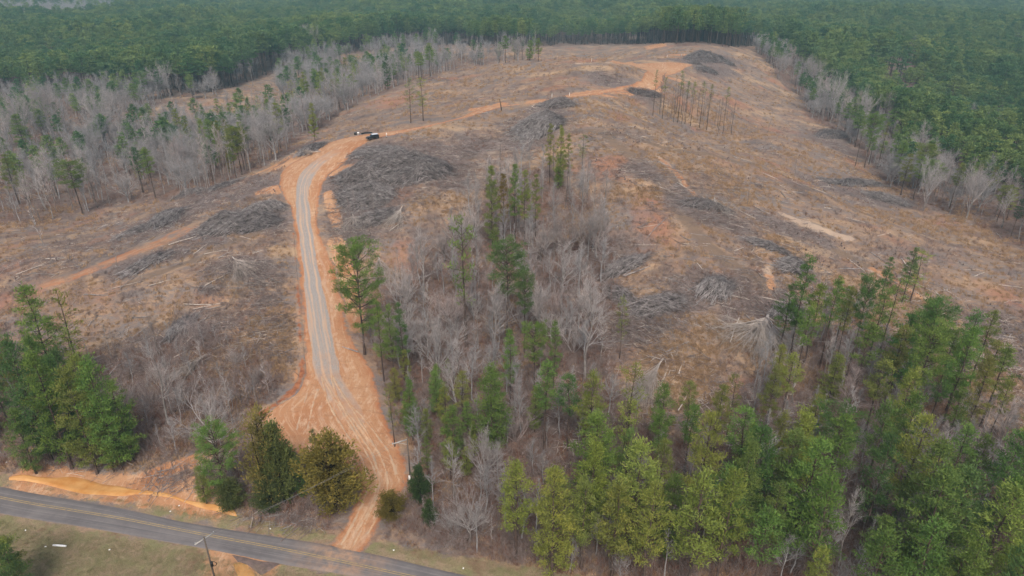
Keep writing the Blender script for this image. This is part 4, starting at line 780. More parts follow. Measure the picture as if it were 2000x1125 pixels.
# the pines of the forest that show largest, along its near edges, are trees of their own
fx,fy,ff=proj(FP[:,0],FP[:,1],FP[:,2]); vis=(fx>-20)&(fx<2020)&(fy>0)
NEARN=max(0,296-LIMIT['pine_tree']); nd=np.hypot(FP[:,0],FP[:,1]); order=np.argsort(np.where(vis,nd,1e9))[:NEARN]; sel=np.zeros(len(FP),bool); sel[order]=True
for i in np.flatnonzero(sel):
    side='at the front of the forest beyond the right wood edge' if fx[i]>1300 else 'at the front of the forest beyond the left ravine'
    h=20*FS[i]; tn=['mid-green','blue-green','olive green'][rng.integers(3)]; f=['mid','pole','round'][rng.integers(3)]
    plant('pine_tree','pine',PINES[f][rng.integers(len(PINES[f]))],FP[i],h,20.,rng.uniform(1.0,1.3),f"{word(h,18,21)} {dict(mid='half-crowned',pole='high-crowned',round='round-topped')[f]} {tn} pine {side}",'pines at the forest front',jig(TN[tn]))
scatter('pine_forest',FP[~sel],FS[~sel],FI[~sel],FARP,squash=rng.uniform(1.0,1.35,(~sel).sum()))
BP=np.concatenate(BP); BI=np.concatenate(BI); BS=np.concatenate(BS)
# leafless wood that fills the ravine, the right edge and the hollow behind the counted trees
def wood(polys,s,zmax,pr,ih):
    x,y=jgrid(-420,420,60,640,s); z=samp(x,y); px,py,f=proj(x,y,z); k=np.zeros(len(x),bool)
    for p in polys: k|=inpoly(px,py,p)
    k&=(py>60)&(rng.random(len(x))<pr)&~onroad(x,y,1.5)&clear_of_planted(x,y,1.6); n=k.sum(); return np.stack([x,y,z],1)[k],rng.choice(ih,n),n
scatter_w=[]
for polys,s,pr,lo,hi,ih in (([RAVINE],4.6,.27,.6,1.12,[0,1,2,2]),([RIGHTWOOD],4.8,.45,.45,.95,[0,1,1,2]),([GROVE],3.4,.5,.35,.75,[1,1,2]),(FARRAV,4.8,.36,.7,1.1,[0,1,2,2]),([LEFTWOOD],3.2,.5,.25,.5,[1,2]),([BANKWOOD],2.6,.4,.15,.3,[1,2])):
    P_,I_,n=wood(polys,s,0,pr,ih); BP=np.concatenate([BP,P_]); BI=np.r_[BI,I_]; BS=np.r_[BS,rng.uniform(lo,hi,n)]
scatter('leafless_wood',BP,BS,BI,FARB)
# weeds, shrubs and slash on the cut-over ground
def tuft(n,h,w_,m):
    b=MB(); a=rng.normal(size=(n,3))*[.32,.32,0]; d=unit(n)*.55+[0,0,1]; d/=np.linalg.norm(d,axis=1,keepdims=True); r=rng.normal(size=(n,3)); s=np.cross(d,r); s/=np.linalg.norm(s,axis=1,keepdims=True); L=h*rng.uniform(.5,1.2,n)[:,None]
    V_=np.stack([a+s*w_,a-s*w_,a+d*L],1); b.add(V_,None,np.arange(n*3).reshape(n,3)); return b.mesh('tuft',m)
def shrub(n,h,m,wd=.02):
    b=MB()
    for i in range(n):
        a=rng.random()*6.28; e=rng.uniform(.5,1.45); d=np.array([cos(a)*cos(e),sin(a)*cos(e),sin(e)]); L=h*rng.uniform(.6,1.1); o=rng.normal(size=3)*[.25,.25,0]; b.cones([o],[o+d*L],[wd])
        k=6; f=rng.uniform(.3,.9,k)[:,None]; q=o+d*L*f; e2=unit(k)*.6+d+[0,0,.2]; b.cones(q,q+e2*L*rng.uniform(.2,.45,(k,1)),np.full(k,wd*.7))
    return b.mesh('shrub',m)
def litterbits(n,m,L=(.6,2.6),r=(.015,.045),spread=1.1):
    b=MB()
    for i in range(n):
        o=rng.normal(size=3)*[spread,spread,.0]+[0,0,rng.uniform(.03,.3)]; a=rng.normal()*.7; l=rng.uniform(*L); d=np.array([cos(a),sin(a),rng.normal()*.08]); q=rng.uniform(*r); b.tube([o-d*l/2,o+rng.normal(size=3)*.04,o+d*l/2],[q,q*.9,q*.5],3)
    return b.mesh('slash',m)
def rnd_ground(n,polys=None,notp=(),pmin=100,near_bias=True,x=(-20,2020),yr=(95,1130)):
    a=rng.uniform(*x,n); b=yr[0]+(yr[1]-yr[0])*rng.random(n)**1.0; keep=np.ones(n,bool)
    if polys is not None:
        k=np.zeros(n,bool)
        for p in polys: k|=inpoly(a,b,p)
        keep&=k
    for p in notp: keep&=~inpoly(a,b,p)
    P_=at(a[keep],b[keep]); return P_[~onroad(P_[:,0],P_[:,1],1.2)&(np.hypot(P_[:,0],P_[:,1])<640)]
P_=rnd_ground(120000,None,[FOREST,DITCH]+VERGE); P_=P_[(samp(P_[:,0],P_[:,1],W0[...,0])+samp(P_[:,0],P_[:,1],W0[...,1])<.45)&(samp(P_[:,0],P_[:,1],D0)<.5)]; nz=vnoise(P_[:,0],P_[:,1],11,51)*.6+vnoise(P_[:,0],P_[:,1],3.5,52)*.4; sl=samp(P_[:,0],P_[:,1],S0); li=samp(P_[:,0],P_[:,1],L0)
k=(nz+rng.normal(size=len(P_))*.08-sl*.5-li*.25>.44); Pg=P_[k]; nd=np.hypot(Pg[:,0],Pg[:,1])
pn=vnoise(Pg[:,0],Pg[:,1],30,57); k2=rng.random(len(Pg))<np.clip((pn-.28)*3.2,.25,1); Pg=Pg[k2]; nd=nd[k2]
scatter('dry_weeds',Pg,rng.uniform(.45,1.15,len(Pg))*(nd/150)**.35,rng.integers(0,3,len(Pg)),[('t',tuft(30,.8,.04,M_STRAW)) for _ in range(3)])
Ps=P_[~k][:26000]; nd=np.hypot(Ps[:,0],Ps[:,1])
scatter('low_brush',Ps,rng.uniform(.4,1.3,len(Ps))*(nd/160)**.3,rng.integers(0,4,len(Ps)),[('s',shrub(9,.95,M_SHRUB)),('s',shrub(7,1.2,M_SHRUB)),('s',shrub(10,.7,M_RUST)),('s',shrub(12,.8,M_SHRUB))],tilt=.15)
def stumps():
    b=MB()
    for _ in range(2):
        o=rng.normal(size=3)*[1.5,1.5,0]; r=rng.uniform(.10,.2); b.tube([o-[0,0,.1],o+[0,0,rng.uniform(.2,.4)]],[r*1.2,r],7,True)
    return b.mesh('stump',M_SHRUB)
P_=rnd_ground(110000,None,[FOREST,DITCH,BANKWOOD,[(700,1000),(1500,1000),(2100,1140),(700,1140)]]+VERGE); sl=samp(P_[:,0],P_[:,1],S0); li=samp(P_[:,0],P_[:,1],L0); nz=vnoise(P_[:,0],P_[:,1],14,61)
k=rng.random(len(P_))<np.clip(.17+sl*.75+(nz-.55)*1.2,0.04,1)*(1-.6*li); Pk=P_[k]; Pk=Pk[~onroad(Pk[:,0],Pk[:,1],2.6)]; flow=vnoise(Pk[:,0],Pk[:,1],45,62)*5
scatter('logging_slash',Pk,rng.uniform(.5,1.25,len(Pk)),rng.integers(0,6,len(Pk)),[('k',litterbits(5,M_PALE,(1.,4.2),(.03,.075))),('k',stumps()),('k',litterbits(9,M_STICK,(.9,3.4),(.025,.065))),('k',litterbits(12,M_STICK,(.4,1.6),(.012,.03))),('k',litterbits(8,M_SHRUB,(.9,3.6),(.025,.065))),('k',litterbits(14,M_SHRUB,(.4,1.6),(.015,.03)))],rz=flow+rng.normal(size=len(Pk))*.5,tilt=.06)
P_=rnd_ground(26000,[GROVE,LEFTWOOD,BANKWOOD,RIGHTWOOD,RAVINE],VERGE+[DITCH])
scatter('forest_undergrowth',P_,rng.uniform(.5,1.7,len(P_)),rng.integers(0,4,len(P_)),[('u',shrub(9,1.1,M_RUST)),('u',shrub(9,1.4,M_SHRUB)),('u',shrub(12,.8,M_RUST)),('u',shrub(8,1.8,M_SHRUB))],tilt=.1)
m,t,b=mat('verge_grass',.9,.1); oi=N(t,'ObjectInfo'); c=mix(t,ramp(t,oi.outputs['Random'],.1,.9),(.18,.185,.085),(.33,.26,.165)); t.links.new(c,b.inputs['Base Color']); M_VERGE=m
P_=rnd_ground(30000,VERGE,[],x=(-40,1300),yr=(900,1140)); 
scatter('verge_grass',P_,rng.uniform(.25,.7,len(P_)),rng.integers(0,2,len(P_)),[('g',tuft(20,.42,.022,M_VERGE)) for _ in range(2)])
# ------------------------------------------------------------------ brush piles, felled tops and logs
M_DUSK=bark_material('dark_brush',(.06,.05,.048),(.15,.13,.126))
def brush_pile(ends,wd,ht,n,label,swirl=.35,pale=.25,ln=(2.,6.5)):
    A,B=at1(*ends[0]),at1(*ends[1]); C_=(A+B)/2; ax=B-A; L=np.linalg.norm(ax[:2])/2+wd*.2; th=math.atan2(ax[1],ax[0]); ca,sa=cos(th),sin(th)
    C_[2]=samp(C_[0],C_[1]); root=bpy.data.objects.new('brush_pile',None); sc.collection.objects.link(root); root.location=C_; tag(root,label,'brush pile','heaps of cut brush')
    se=rng.random()*50
    def hh(u,v): 
        e=np.clip(1-u*u-v*v,0,1)**.6; return ht*1.15*e*(.35+1.15*vnoise(u*L,v*wd,3.,se))
    def W(u,v,dz=0.): 
        x=C_[0]+u*L*ca-v*wd*sa; y=C_[1]+u*L*sa+v*wd*ca; return np.stack([x-C_[0],y-C_[1],samp(x,y)+hh(u,v)+dz-C_[2]],-1)
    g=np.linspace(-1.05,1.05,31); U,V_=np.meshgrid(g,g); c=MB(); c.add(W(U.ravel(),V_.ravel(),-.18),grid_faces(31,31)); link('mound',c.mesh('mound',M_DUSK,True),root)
    for nm,mt,cnt,rr in (('dark_limbs',M_DUSK,int(n*(1-pale)*.5),(.02,.05)),('grey_limbs',M_STICK,int(n*(1-pale)*.8),(.03,.075)),('pale_stems',M_STICK,int(n*pale),(.05,.11))):
        b=MB()
        for _ in range(cnt):
            r=math.sqrt(rng.random()); a=rng.random()*6.283; u,v=r*cos(a),r*sin(a); l=rng.uniform(*ln)*(1.25 if nm=='pale_stems' else .9); q=rng.normal()*swirl+(vnoise(u*L,v*wd,7,se+3)-.5)*1.6
            du,dv=cos(q)*l/2/L,sin(q)*l/2/wd; uu=np.array([u-du,u,u+du]); vv=np.array([v-dv,v,v+dv]); P=W(uu,vv,rng.uniform(-.05,.6)); P[0,2]+=rng.uniform(-.4,.6); P[2,2]+=rng.uniform(-.25,.35); R=rng.uniform(*rr); b.tube(P,[R,R*.8,R*.35],3)
            if nm!='pale_stems':
                k=5; f=rng.uniform(.3,1,k)[:,None]; o=P[0]+(P[2]-P[0])*f; b.cones(o,o+((P[2]-P[0])/l+unit(k)*.7)*rng.uniform(.5,1.6,(k,1)),np.full(k,R*.4+.006))
        link(nm,b.mesh(nm,mt),root)
for e,wd,ht,n,lb,*k in [(((668,352),(872,336)),7.5,3.4,2100,'largest grey brush pile, right of the bend where the gravel road turns'),
 (((670,380),(760,385)),6.5,2.2,900,'lower front lobe of brush below the largest pile'),
 (((398,452),(532,436)),6.,2.6,1300,'long grey brush pile left of the gravel road at the end of the red track'),
 (((480,420),(550,404)),3.2,1.4,380,'small brush heap behind the long pile left of the gravel road'),
 (((300,445),(348,415)),4.5,1.5,420,'sprawling brush heap on the crest at the upper end of the red track'),
 (((340,392),(400,378)),3.,1.2,320,'pale brush heap on the left crest above the ravine'),
 (((400,378),(470,352)),2.2,.8,260,'low line of brush along the left crest'),
 (((585,304),(632,283)),3.,1.,240,'dark scattered brush heap on the outside of the road bend'),
 (((1012,262),(1090,240)),7.,2.6,1100,'dark brush heap on the ridge crest above the narrow hollow'),
 (((1065,208),(1115,204)),5.,1.6,420,'small dark brush heap beside the tan clearing on the ridge'),
 (((1345,118),(1405,114)),9.,3.,700,'dark log and brush heap at the far end of the ridge'),
 (((1355,124),(1362,126)),4.,1.4,160,'small brush heap in front of the far log heap'),(((1410,122),(1432,128)),5.,1.4,200,'low brush heap right of the far log heap'),(((1365,137),(1395,141)),5.,1.3,240,'dark strip of brush beside the far orange landing'),
 (((690,305),(790,300)),4.,.9,420,'low spread of brush just below the parked vehicle'),
 (((1240,612),(1330,590)),3.,1.3,320,'brown brush heap on the open slope right of the big grey tree'),(((1370,572),(1425,560)),3.2,1.4,320,'tangled brush heap on the middle of the right slope'),
 (((1335,398),(1420,412)),2.2,.8,260,'low grey brush heap below the track on the right slope'),(((1180,540),(1260,505)),2.4,.9,260,'brush windrow on the right rim of the hollow'),(((1530,530),(1570,520)),2.6,1.6,240,'rounded grey brush heap left of the dark corner pine'),
 (((1510,618),(1560,608)),2.,.9,200,'heap of pale cut stems above the fallen treetop'),(((1600,268),(1650,262)),5.,1.2,320,'dark brush in the gully before the right wood edge'),(((1600,352),(1720,362)),3.4,1.,420,'long dark brush windrow near the right wood edge'),(((1690,380),(1770,400)),3.4,1.,360,'brush windrow at the foot of the round-headed trees'),
 (((1225,178),(1290,186)),3.,.7,200,'thin brush scatter above the thin-trunked row'),(((330,660),(380,625)),2.2,.8,200,'bundle of cut stems on the lower left slope'),(((700,440),(765,415)),3.,1.1,300,'grey brush lobe near the foot of the largest pile'),(((230,470),(330,430)),2.4,.8,260,'thin brush line above the red track'),(((240,540),(330,500)),2.,.6,220,'thin brush line below the red track'),(((1460,470),(1540,500)),2.,.7,220,'low brush beside the pale ruts on the right slope'),(((1180,560),(1240,600)),2.,.7,180,'dim brush at the edge of the big grey tree')]:
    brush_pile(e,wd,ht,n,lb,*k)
def felled_top(butt,tip,spread,n,label,flat=.55,r=.16):
    A,B=at1(*butt),at1(*tip); d=B-A; L=np.linalg.norm(d); d/=L; root=bpy.data.objects.new('felled_treetop',None); sc.collection.objects.link(root); root.location=A; tag(root,label,'felled treetop','felled treetops')
    s=np.cross(d,[0,0,1.]); s/=np.linalg.norm(s); u=np.cross(s,d); st=MB(); st.tube([u*.5-d*1.2,u*.7,u*.8+d*L*.3],[r,r*.9,r*.6],6,True); link('stem',st.mesh('stem',M_PALE,True),root)
    b=MB(); tw=[]
    for i in range(n):
        q=rng.uniform(-spread,spread); o=u*.9+d*L*rng.uniform(-.02,.3); e=d*cos(q)+s*sin(q)+u*rng.uniform(.0,flat*.5); branch(b,o,e,L*rng.uniform(.55,.95),r*rng.uniform(.2,.42),1,2,[0,6,4],.4,-.15,3,7,tw)
    for i in range(int(n*.95)):   # long limbs splayed from the fork down to the ground
        q_=rng.uniform(-spread,spread); f0=rng.uniform(0,.3); l=L*rng.uniform(.6,1.); P=[]
        for t_ in (0,.35,.7,1.):
            g_=A+(d*(f0*L*(1-t_)*.6)+(d*cos(q_*(.8+.3*t_))+s*sin(q_*(.8+.3*t_)))*l*t_); P.append([g_[0]-A[0],g_[1]-A[1],max(float(samp(g_[0],g_[1]))-A[2]+.15,0*t_+(float(samp(g_[0],g_[1]))-A[2]))+(.8*(1-t_)+.9*sin(t_*pi))*flat*rng.uniform(.6,1.5)])
        b.tube(P,[r*.5,r*.40,r*.28,r*.08],4); m_=9; P=np.array(P); fi=rng.uniform(.25,1,m_)*3; o2=np.stack([np.interp(fi,[0,1,2,3],P[:,c_]) for c_ in range(3)],1); e2=(P[3]-P[0])/l+unit(m_)*.55; b.cones(o2,o2+e2*rng.uniform(1.,3.2,(m_,1)),np.full(m_,r*.15))
    p=np.concatenate([x[0] for x in tw]); q=np.concatenate([x[1] for x in tw]); rr=np.concatenate([x[2] for x in tw])
    b.cones(p,q,rr); o=link('limbs',b.mesh('limbs',M_PALE),root); o.color=(.86,.87,.89,1)
for a in [((1497,626),(1472,704),.8,34,'pale felled treetop with limbs fanned downhill beside the right-hand pine stand',.6,.34),((458,510),(492,555),.7,18,'grey felled treetop fanned on the left slope beside the gravel road'),((1290,712),(1245,778),.28,18,'narrow bundle of broken pale stems on the slope above the lower wood',.5,.2),((1395,392),(1400,420),.6,8,'small felled top below the track on the right slope'),((690,425),(700,455),.8,12,'small felled top below the largest brush pile'),((785,410),(770,448),.5,12,'grey felled top right of the thicket below the largest pile'),((400,700),(345,745),.3,10,'felled stem with twigs on the lower left slope'),((740,508),(755,548),.6,10,'felled top left of the central hollow by the tall roadside pine'),((620,300),(600,306),.5,6,'small felled top at the outside of the road bend')]: felled_top(*a)
def log(A,B,r,label,mt,group='logs lying on the cut slope'):
    A=np.array(A); B=np.array(B); n=5; P=A+(B-A)*np.linspace(0,1,n)[:,None]; P[:,2]=np.maximum(samp(P[:,0],P[:,1])+r*.6,P[:,2]); P[:,:2]+=rng.normal(size=(n,2))*.05*np.linalg.norm(B-A)/6; P[:,2]=samp(P[:,0],P[:,1]).max()*.25+ (samp(P[0,0],P[0,1])*(1-np.linspace(0,1,n))+samp(P[-1,0],P[-1,1])*np.linspace(0,1,n))*.75+r*.8
    o0=P[0].copy(); b=MB(); b.tube(P-o0,np.linspace(r,r*.55,n),6,True); k=int(rng.integers(2,6)); f=rng.uniform(.3,1,k)[:,None]; q=(P[-1]-P[0])*f; b.cones(q,q+(unit(k)+[0,0,.5])*rng.uniform(.5,1.5,(k,1)),np.full(k,.03))
    o=link('fallen_log',b.mesh('fallen_log',mt,False)); o.location=o0; tag(o,label,'log',group)
for x1,y1,x2,y2,r,pl,lb in [(1444,617,1424,672,.15,1,'long pale log pointing downhill left of the fanned treetop'),(1300,425,1262,470,.1,0,'thin log lying across the track on the right slope'),(1372,528,1356,508,.1,1,'short pale log beside the track on the right slope'),(1330,665,1386,705,.1,0,'thin log above the lower wood on the right slope'),(1300,690,1345,668,.16,0,'thick grey log at the left edge of the right slope'),(1655,505,1688,532,.14,1,'pale bent log behind the dark corner pine'),(1760,505,1776,528,.13,1,'pale log beside the isolated pine pair'),(1698,492,1740,522,.12,0,'grey log left of the isolated pine pair'),(1825,568,1845,590,.13,1,'pale log right of the isolated pine pair'),(1470,402,1505,424,.14,0,'grey log at the top of the pale ruts'),(1420,575,1465,588,.1,1,'thin pale log on the middle of the right slope'),(520,420,560,423,.1,0,'thin straight log right of the long brush pile'),(450,458,500,470,.1,1,'pale stem sticking out of the long brush pile'),(330,480,385,462,.16,1,'pale log beside the red track'),(360,497,395,470,.12,0,'grey log at the upper end of the red track'),(165,577,212,578,.12,0,'straight log on the left slope above the pine stand'),(462,551,536,560,.1,1,'thin pale log below the felled treetop on the left slope'),(400,626,412,610,.1,1,'short pale log in the middle of the left slope'),(172,640,192,615,.1,0,'short dark log above the left-hand stand'),(543,694,583,678,.12,0,'dark log lying against the dirt road edge on the lower left slope'),(340,700,368,684,.12,1,'pale stems at the centre of the lower left slope'),(215,735,250,693,.12,0,'dark leaning log on the lower left slope'),(355,682,395,640,.1,1,'long thin pale stem on the lower left slope'),(872,372,900,365,.1,0,'thin log right of the largest brush pile'),(905,348,930,352,.1,0,'log right of the brush crest above the narrow hollow'),(760,455,790,430,.12,1,'pale stem leaning on the foot of the largest pile'),(670,470,705,455,.1,0,'log beside the thicket below the largest pile'),(1290,760,1305,715,.12,1,'upright-looking pale stem in the bundle above the lower wood'),(1325,805,1345,765,.12,1,'pale log below the bundle of broken stems'),(1340,845,1362,800,.14,0,'grey log in the thin upper fringe of the lower stand'),(1325,733,1332,712,.14,1,'short white log above the lower wood'),(700,690,668,678,.16,0,'dark log on the bank at the foot of the tall roadside pine'),(205,884,262,910,.13,1,'pale fallen trunk at the right foot of the left-hand stand'),(232,860,285,880,.1,0,'thin fallen stem above the ditch'),(1945,455,1960,470,.12,0,'log near the right wood edge'),(1150,505,1215,525,.1,0,'log on the right rim of the hollow'),(1218,545,1270,520,.14,0,'grey windfall log on the slope right of the hollow')]:
    log(at1(x1,y1),at1(x2,y2),r,lb,M_PALE if pl else M_STICK)
ZONES=[([(1200,430),(1500,430),(1560,520),(1480,640),(1230,640)],34,'on the middle of the right slope'),([(1250,250),(1500,310),(1780,440),(1500,430),(1250,400)],34,'on the upper right slope'),([(1560,440),(1950,490),(1990,660),(1620,560)],26,'on the far right of the slope'),([(620,560),(250,690),(200,560),(420,480),(560,480)],26,'on the middle of the left slope'),([(0,450),(250,420),(380,400),(200,510),(0,560)],14,'on the far left of the slope'),([(880,290),(1060,280),(960,320),(880,400)],8,'between the largest pile and the narrow hollow'),([(780,300),(1000,230),(1150,200),(1230,250),(900,300)],14,'on the ridge crest')]
for poly,n,wh in ZONES:
    xs=[a for a,b in poly]; ys=[b for a,b in poly]; k=0
    while k<n:
        x,y=rng.uniform(min(xs),max(xs)),rng.uniform(min(ys),max(ys))
        if not inpoly(np.array([x]),np.array([y]),poly)[0]: continue
        A=at1(x,y); a=rng.normal()*.6-.35 if x>1100 else rng.normal()*.6+.4; l=rng.uniform(2.5,8); B=A+[cos(a)*l,sin(a)*l,0]; B[2]=samp(B[0],B[1]); k+=1
        if onroad(np.array([A[0],B[0]]),np.array([A[1],B[1]]),.5).any(): continue
        pl=rng.random()<.4; log(A,B,rng.uniform(.06,.13),f"{'long' if l>5.2 else 'short'} {'pale' if pl else 'grey'} fallen log {wh}",M_PALE if pl else M_STICK)
for x,y,b,wd,lb,tn in [(1577,428,479,5,'thin dark dead stem standing alone on the right slope',(.35,.3,.28)),(1712,430,470,4,'thin dead stem near the right wood edge',(.5,.45,.43)),(612,395,440,5,'dead forked stem by the road below the largest pile',(.4,.35,.33)),(850,420,450,8,'pale broken stem right of the largest pile',(1.2,1.2,1.2)),(210,460,530,16,'leafless sapling standing in the red track verge',(.9,.86,.84)),(60,395,480,24,'leaning white sapling at the far left of the slope',(1.2,1.2,1.2)),(505,560,640,24,'thin leafless sapling left of the gravel road',(.95,.9,.88)),(1470,330,400,20,'thin leafless sapling on the upper right slope',(.95,.9,.9)),(1370,355,400,20,'leafless bushy sapling below the thin-trunked row',(.95,.9,.88)),(1430,395,440,24,'leafless bush beside the track on the right slope',(.9,.85,.83)),(1560,300,345,16,'leafless sapling on the open spur',(.95,.9,.9)),(1505,215,260,14,'slim dead sapling left of the right wood edge clump',(.7,.65,.65)),(930,470,560,30,'slim leafless tree beside the thin sparse pine',(1,1,1)),(350,330,398,10,'white bent sapling on the left crest',(1.2,1.2,1.2)),(700,560,610,8,'dead stub at the roadside beside the tall pine',(.5,.4,.38)),(470,720,790,30,'twiggy grey sapling on the lower left slope near the road',(1.05,1.,1.)),(510,690,770,36,'spreading grey sapling at the dirt road edge on the lower left slope',(1.05,1,1)),(280,590,650,16,'thin sapling in the middle of the left slope',(.9,.85,.85))]:
    put_bare('sapling',x,y,b,wd,lb,'dead stems standing on the cut slope',tn,'dead_sapling','dead sapling')
# ------------------------------------------------------------------ vehicle
M_BLACK=simple('black_paint',(.012,.013,.015),.35,.5,.2); M_GLASS=simple('tinted_glass',(.015,.02,.028),.08,.6,.1); M_ROOF=simple('pale_roof',(.58,.62,.66),.3,.5,.08); M_TYRE=simple('tyre_rubber',(.02,.02,.02),.9,.2); M_RIM=simple('rim_metal',(.18,.18,.19),.4,.5,.1,3,.7); M_LAMP=simple('lamp_glass',(.55,.55,.52),.15,.5,.05)
def prism(prof,y0,y1,m,name,parent,taper=1.):
    b=MB(); n=len(prof); V_=[(x,y0,z) for x,z in prof]+[(x,y1,z) for x,z in prof]; b.add(V_); me=bpy.data.meshes.new(name); me.from_pydata(V_,[],[tuple(range(n))[::-1],tuple(range(n,2*n))]+[(i,(i+1)%n,n+(i+1)%n,n+i) for i in range(n)])
    import bmesh
    bm=bmesh.new(); bm.from_mesh(me); bmesh.ops.recalc_face_normals(bm,faces=bm.faces); bmesh.ops.bevel(bm,geom=bm.edges[:],offset=.035,segments=2,affect='EDGES'); bm.to_mesh(me); bm.free(); me.materials.append(m); return link(name,me,parent)
def boxo(name,c,h,m,parent,bev=.02):
    import bmesh
    bm=bmesh.new(); bmesh.ops.create_cube(bm,size=1); 
    for v in bm.verts: v.co=(v.co.x*h[0]*2,v.co.y*h[1]*2,v.co.z*h[2]*2)
    if bev: bmesh.ops.bevel(bm,geom=bm.edges[:],offset=bev,segments=2,affect='EDGES')
    me=bpy.data.meshes.new(name); bm.to_mesh(me); bm.free(); me.materials.append(m); o=link(name,me,parent); o.location=c; return o
def wheel(c,parent,r=.40,w_=.14,flip=None,name='wheel'):
    e=bpy.data.objects.new(name,None); sc.collection.objects.link(e); e.parent=parent; e.location=c
    if flip: e.rotation_euler=flip
    b=MB(); n=20; ys=[(-w_,r*.86),(-w_*.8,r),(w_*.8,r),(w_,r*.86),(w_,r*.6),(-w_,r*.6)]; a=np.arange(n)*2*pi/n; V_=[]
    for y,q in ys: V_+= [(q*cos(t),y,q*sin(t)) for t in a]
    Q=[(i*n+j,i*n+(j+1)%n,((i+1)%6)*n+(j+1)%n,((i+1)%6)*n+j) for i in range(6) for j in range(n)]; b.add(V_,Q); link('tyre',b.mesh('tyre',M_TYRE),e)
    b=MB(); V_=[(r*.6*cos(t),y,r*.6*sin(t)) for y in(-w_*.7,w_*.7) for t in a]+[(0,-w_*.5,0),(0,w_*.5,0)]; b.add(V_,[(j,(j+1)%n,n+(j+1)%n,n+j) for j in range(n)],[(j,2*n,(j+1)%n) for j in range(n)]+[(n+j,n+(j+1)%n,2*n+1) for j in range(n)]); link('rim',b.mesh('rim',M_RIM),e)
p=at1(728,272.5); q1=at1(716,274); q2=at1(741,268.5); hd=math.atan2(q1[1]-q2[1]-1.2,q1[0]-q2[0])
car=bpy.data.objects.new('parked_vehicle',None); sc.collection.objects.link(car); car.location=(p[0],p[1],p[2]+.08); car.rotation_euler=(0,0,hd); car.scale=(.92,)*3; tag(car,'black boxy off-road vehicle with pale roof parked on the orange dirt road','off-road vehicle')
prism([(-2.05,.45),(2.1,.45),(2.12,.85),(2.0,1.02),(.75,1.10),(-2.05,1.10)],-.88,.88,M_BLACK,'body',car)
prism([(-2.0,1.10),(.72,1.10),(.28,1.74),(-1.95,1.76)],-.80,.80,M_BLACK,'cabin',car)
boxo('roof',(-.84,0,1.79),(1.14,.79,.04),M_ROOF,car)
for s in(-1,1):
    for x0,x1 in ((-1.85,-1.15),(-1.02,-.35),(-.22,.42)): boxo('side_window',((x0+x1)/2-.04,s*.805,1.43),((x1-x0)/2*.92,.012,.22),M_GLASS,car,0)
    boxo('headlight',(2.115,s*.62,.82),(.03,.13,.10),M_LAMP,car); boxo('wing_mirror',(.55,s*1.0,1.22),(.08,.12,.10),M_BLACK,car); boxo('wheel_arch',(1.32,s*.95,.86),(.52,.09,.05),M_BLACK,car); boxo('wheel_arch',(-1.30,s*.95,.86),(.52,.09,.05),M_BLACK,car)
    for x in(1.32,-1.30): wheel((x,s*.82,.40),car)
ws=boxo('windscreen',(.515,0,1.43),(.012,.70,.32),M_GLASS,car,0); ws.rotation_euler=(0,-.60,0); boxo('front_bumper',(2.22,0,.58),(.12,.90,.11),M_BLACK,car); boxo('rear_bumper',(-2.14,0,.55),(.10,.88,.10),M_BLACK,car); boxo('rear_window',(-2.0,0,1.43),(.03,.62,.22),M_GLASS,car,0); boxo('grille',(2.13,0,.84),(.025,.42,.13),M_TYRE,car)
wheel((-2.22,0,1.02),car,.38,.13,(0,0,pi/2),'spare_wheel')
# ------------------------------------------------------------------ poles, wires, small things
M_POLE=simple('pole_timber',(.10,.082,.068),.9,.1); M_ARM=simple('weathered_arm',(.42,.40,.37),.8,.1); M_WIRE=simple('bare_wire',(.16,.15,.14),.5,.4); M_WHITE=simple('white_plastic',(.80,.80,.78),.5,.3,.04); M_COIL=simple('black_cable',(.015,.015,.016),.6,.3); M_STEEL=simple('grey_steel',(.35,.36,.37),.5,.4,.1)
def pole(p,h,armv,off,label,lean=(0,0)):
    r=bpy.data.objects.new('utility_pole',None); sc.collection.objects.link(r); r.location=p; r.rotation_euler=(lean[0],lean[1],0); tag(r,label,'utility pole')
    b=MB(); b.tube([[0,0,-.5],[0,0,h*.5],[0,0,h]],[.14,.12,.10],10,True); link('pole',b.mesh('pole',M_POLE,True),r)
    a=np.array(armv,float); l=np.linalg.norm(a); b=MB(); b.box((0,0,0),(l/2,.06,.07),0); o=link('crossarm',b.mesh('crossarm',M_ARM),r); o.location=(off[0],off[1],h-.35+off[2]); o.rotation_euler=(0,0,math.atan2(a[1],a[0])); a/=l
    tips=[]
    for f in(-.46,.46):
        q=np.array([off[0],off[1],h-.28+off[2]])+np.array([a[0],a[1],0])*l*f; b=MB(); b.tube([[0,0,0],[0,0,.10],[0,0,.12],[0,0,.2]],[.03,.03,.06,.05],8,True); k=link('insulator',b.mesh('insulator',M_STEEL),r); k.location=q; tips.append(np.array(p)+q+[0,0,.2])
    return r,tips,a
d1=dist(at1(400,1050)); t0=rays(398,1049); 
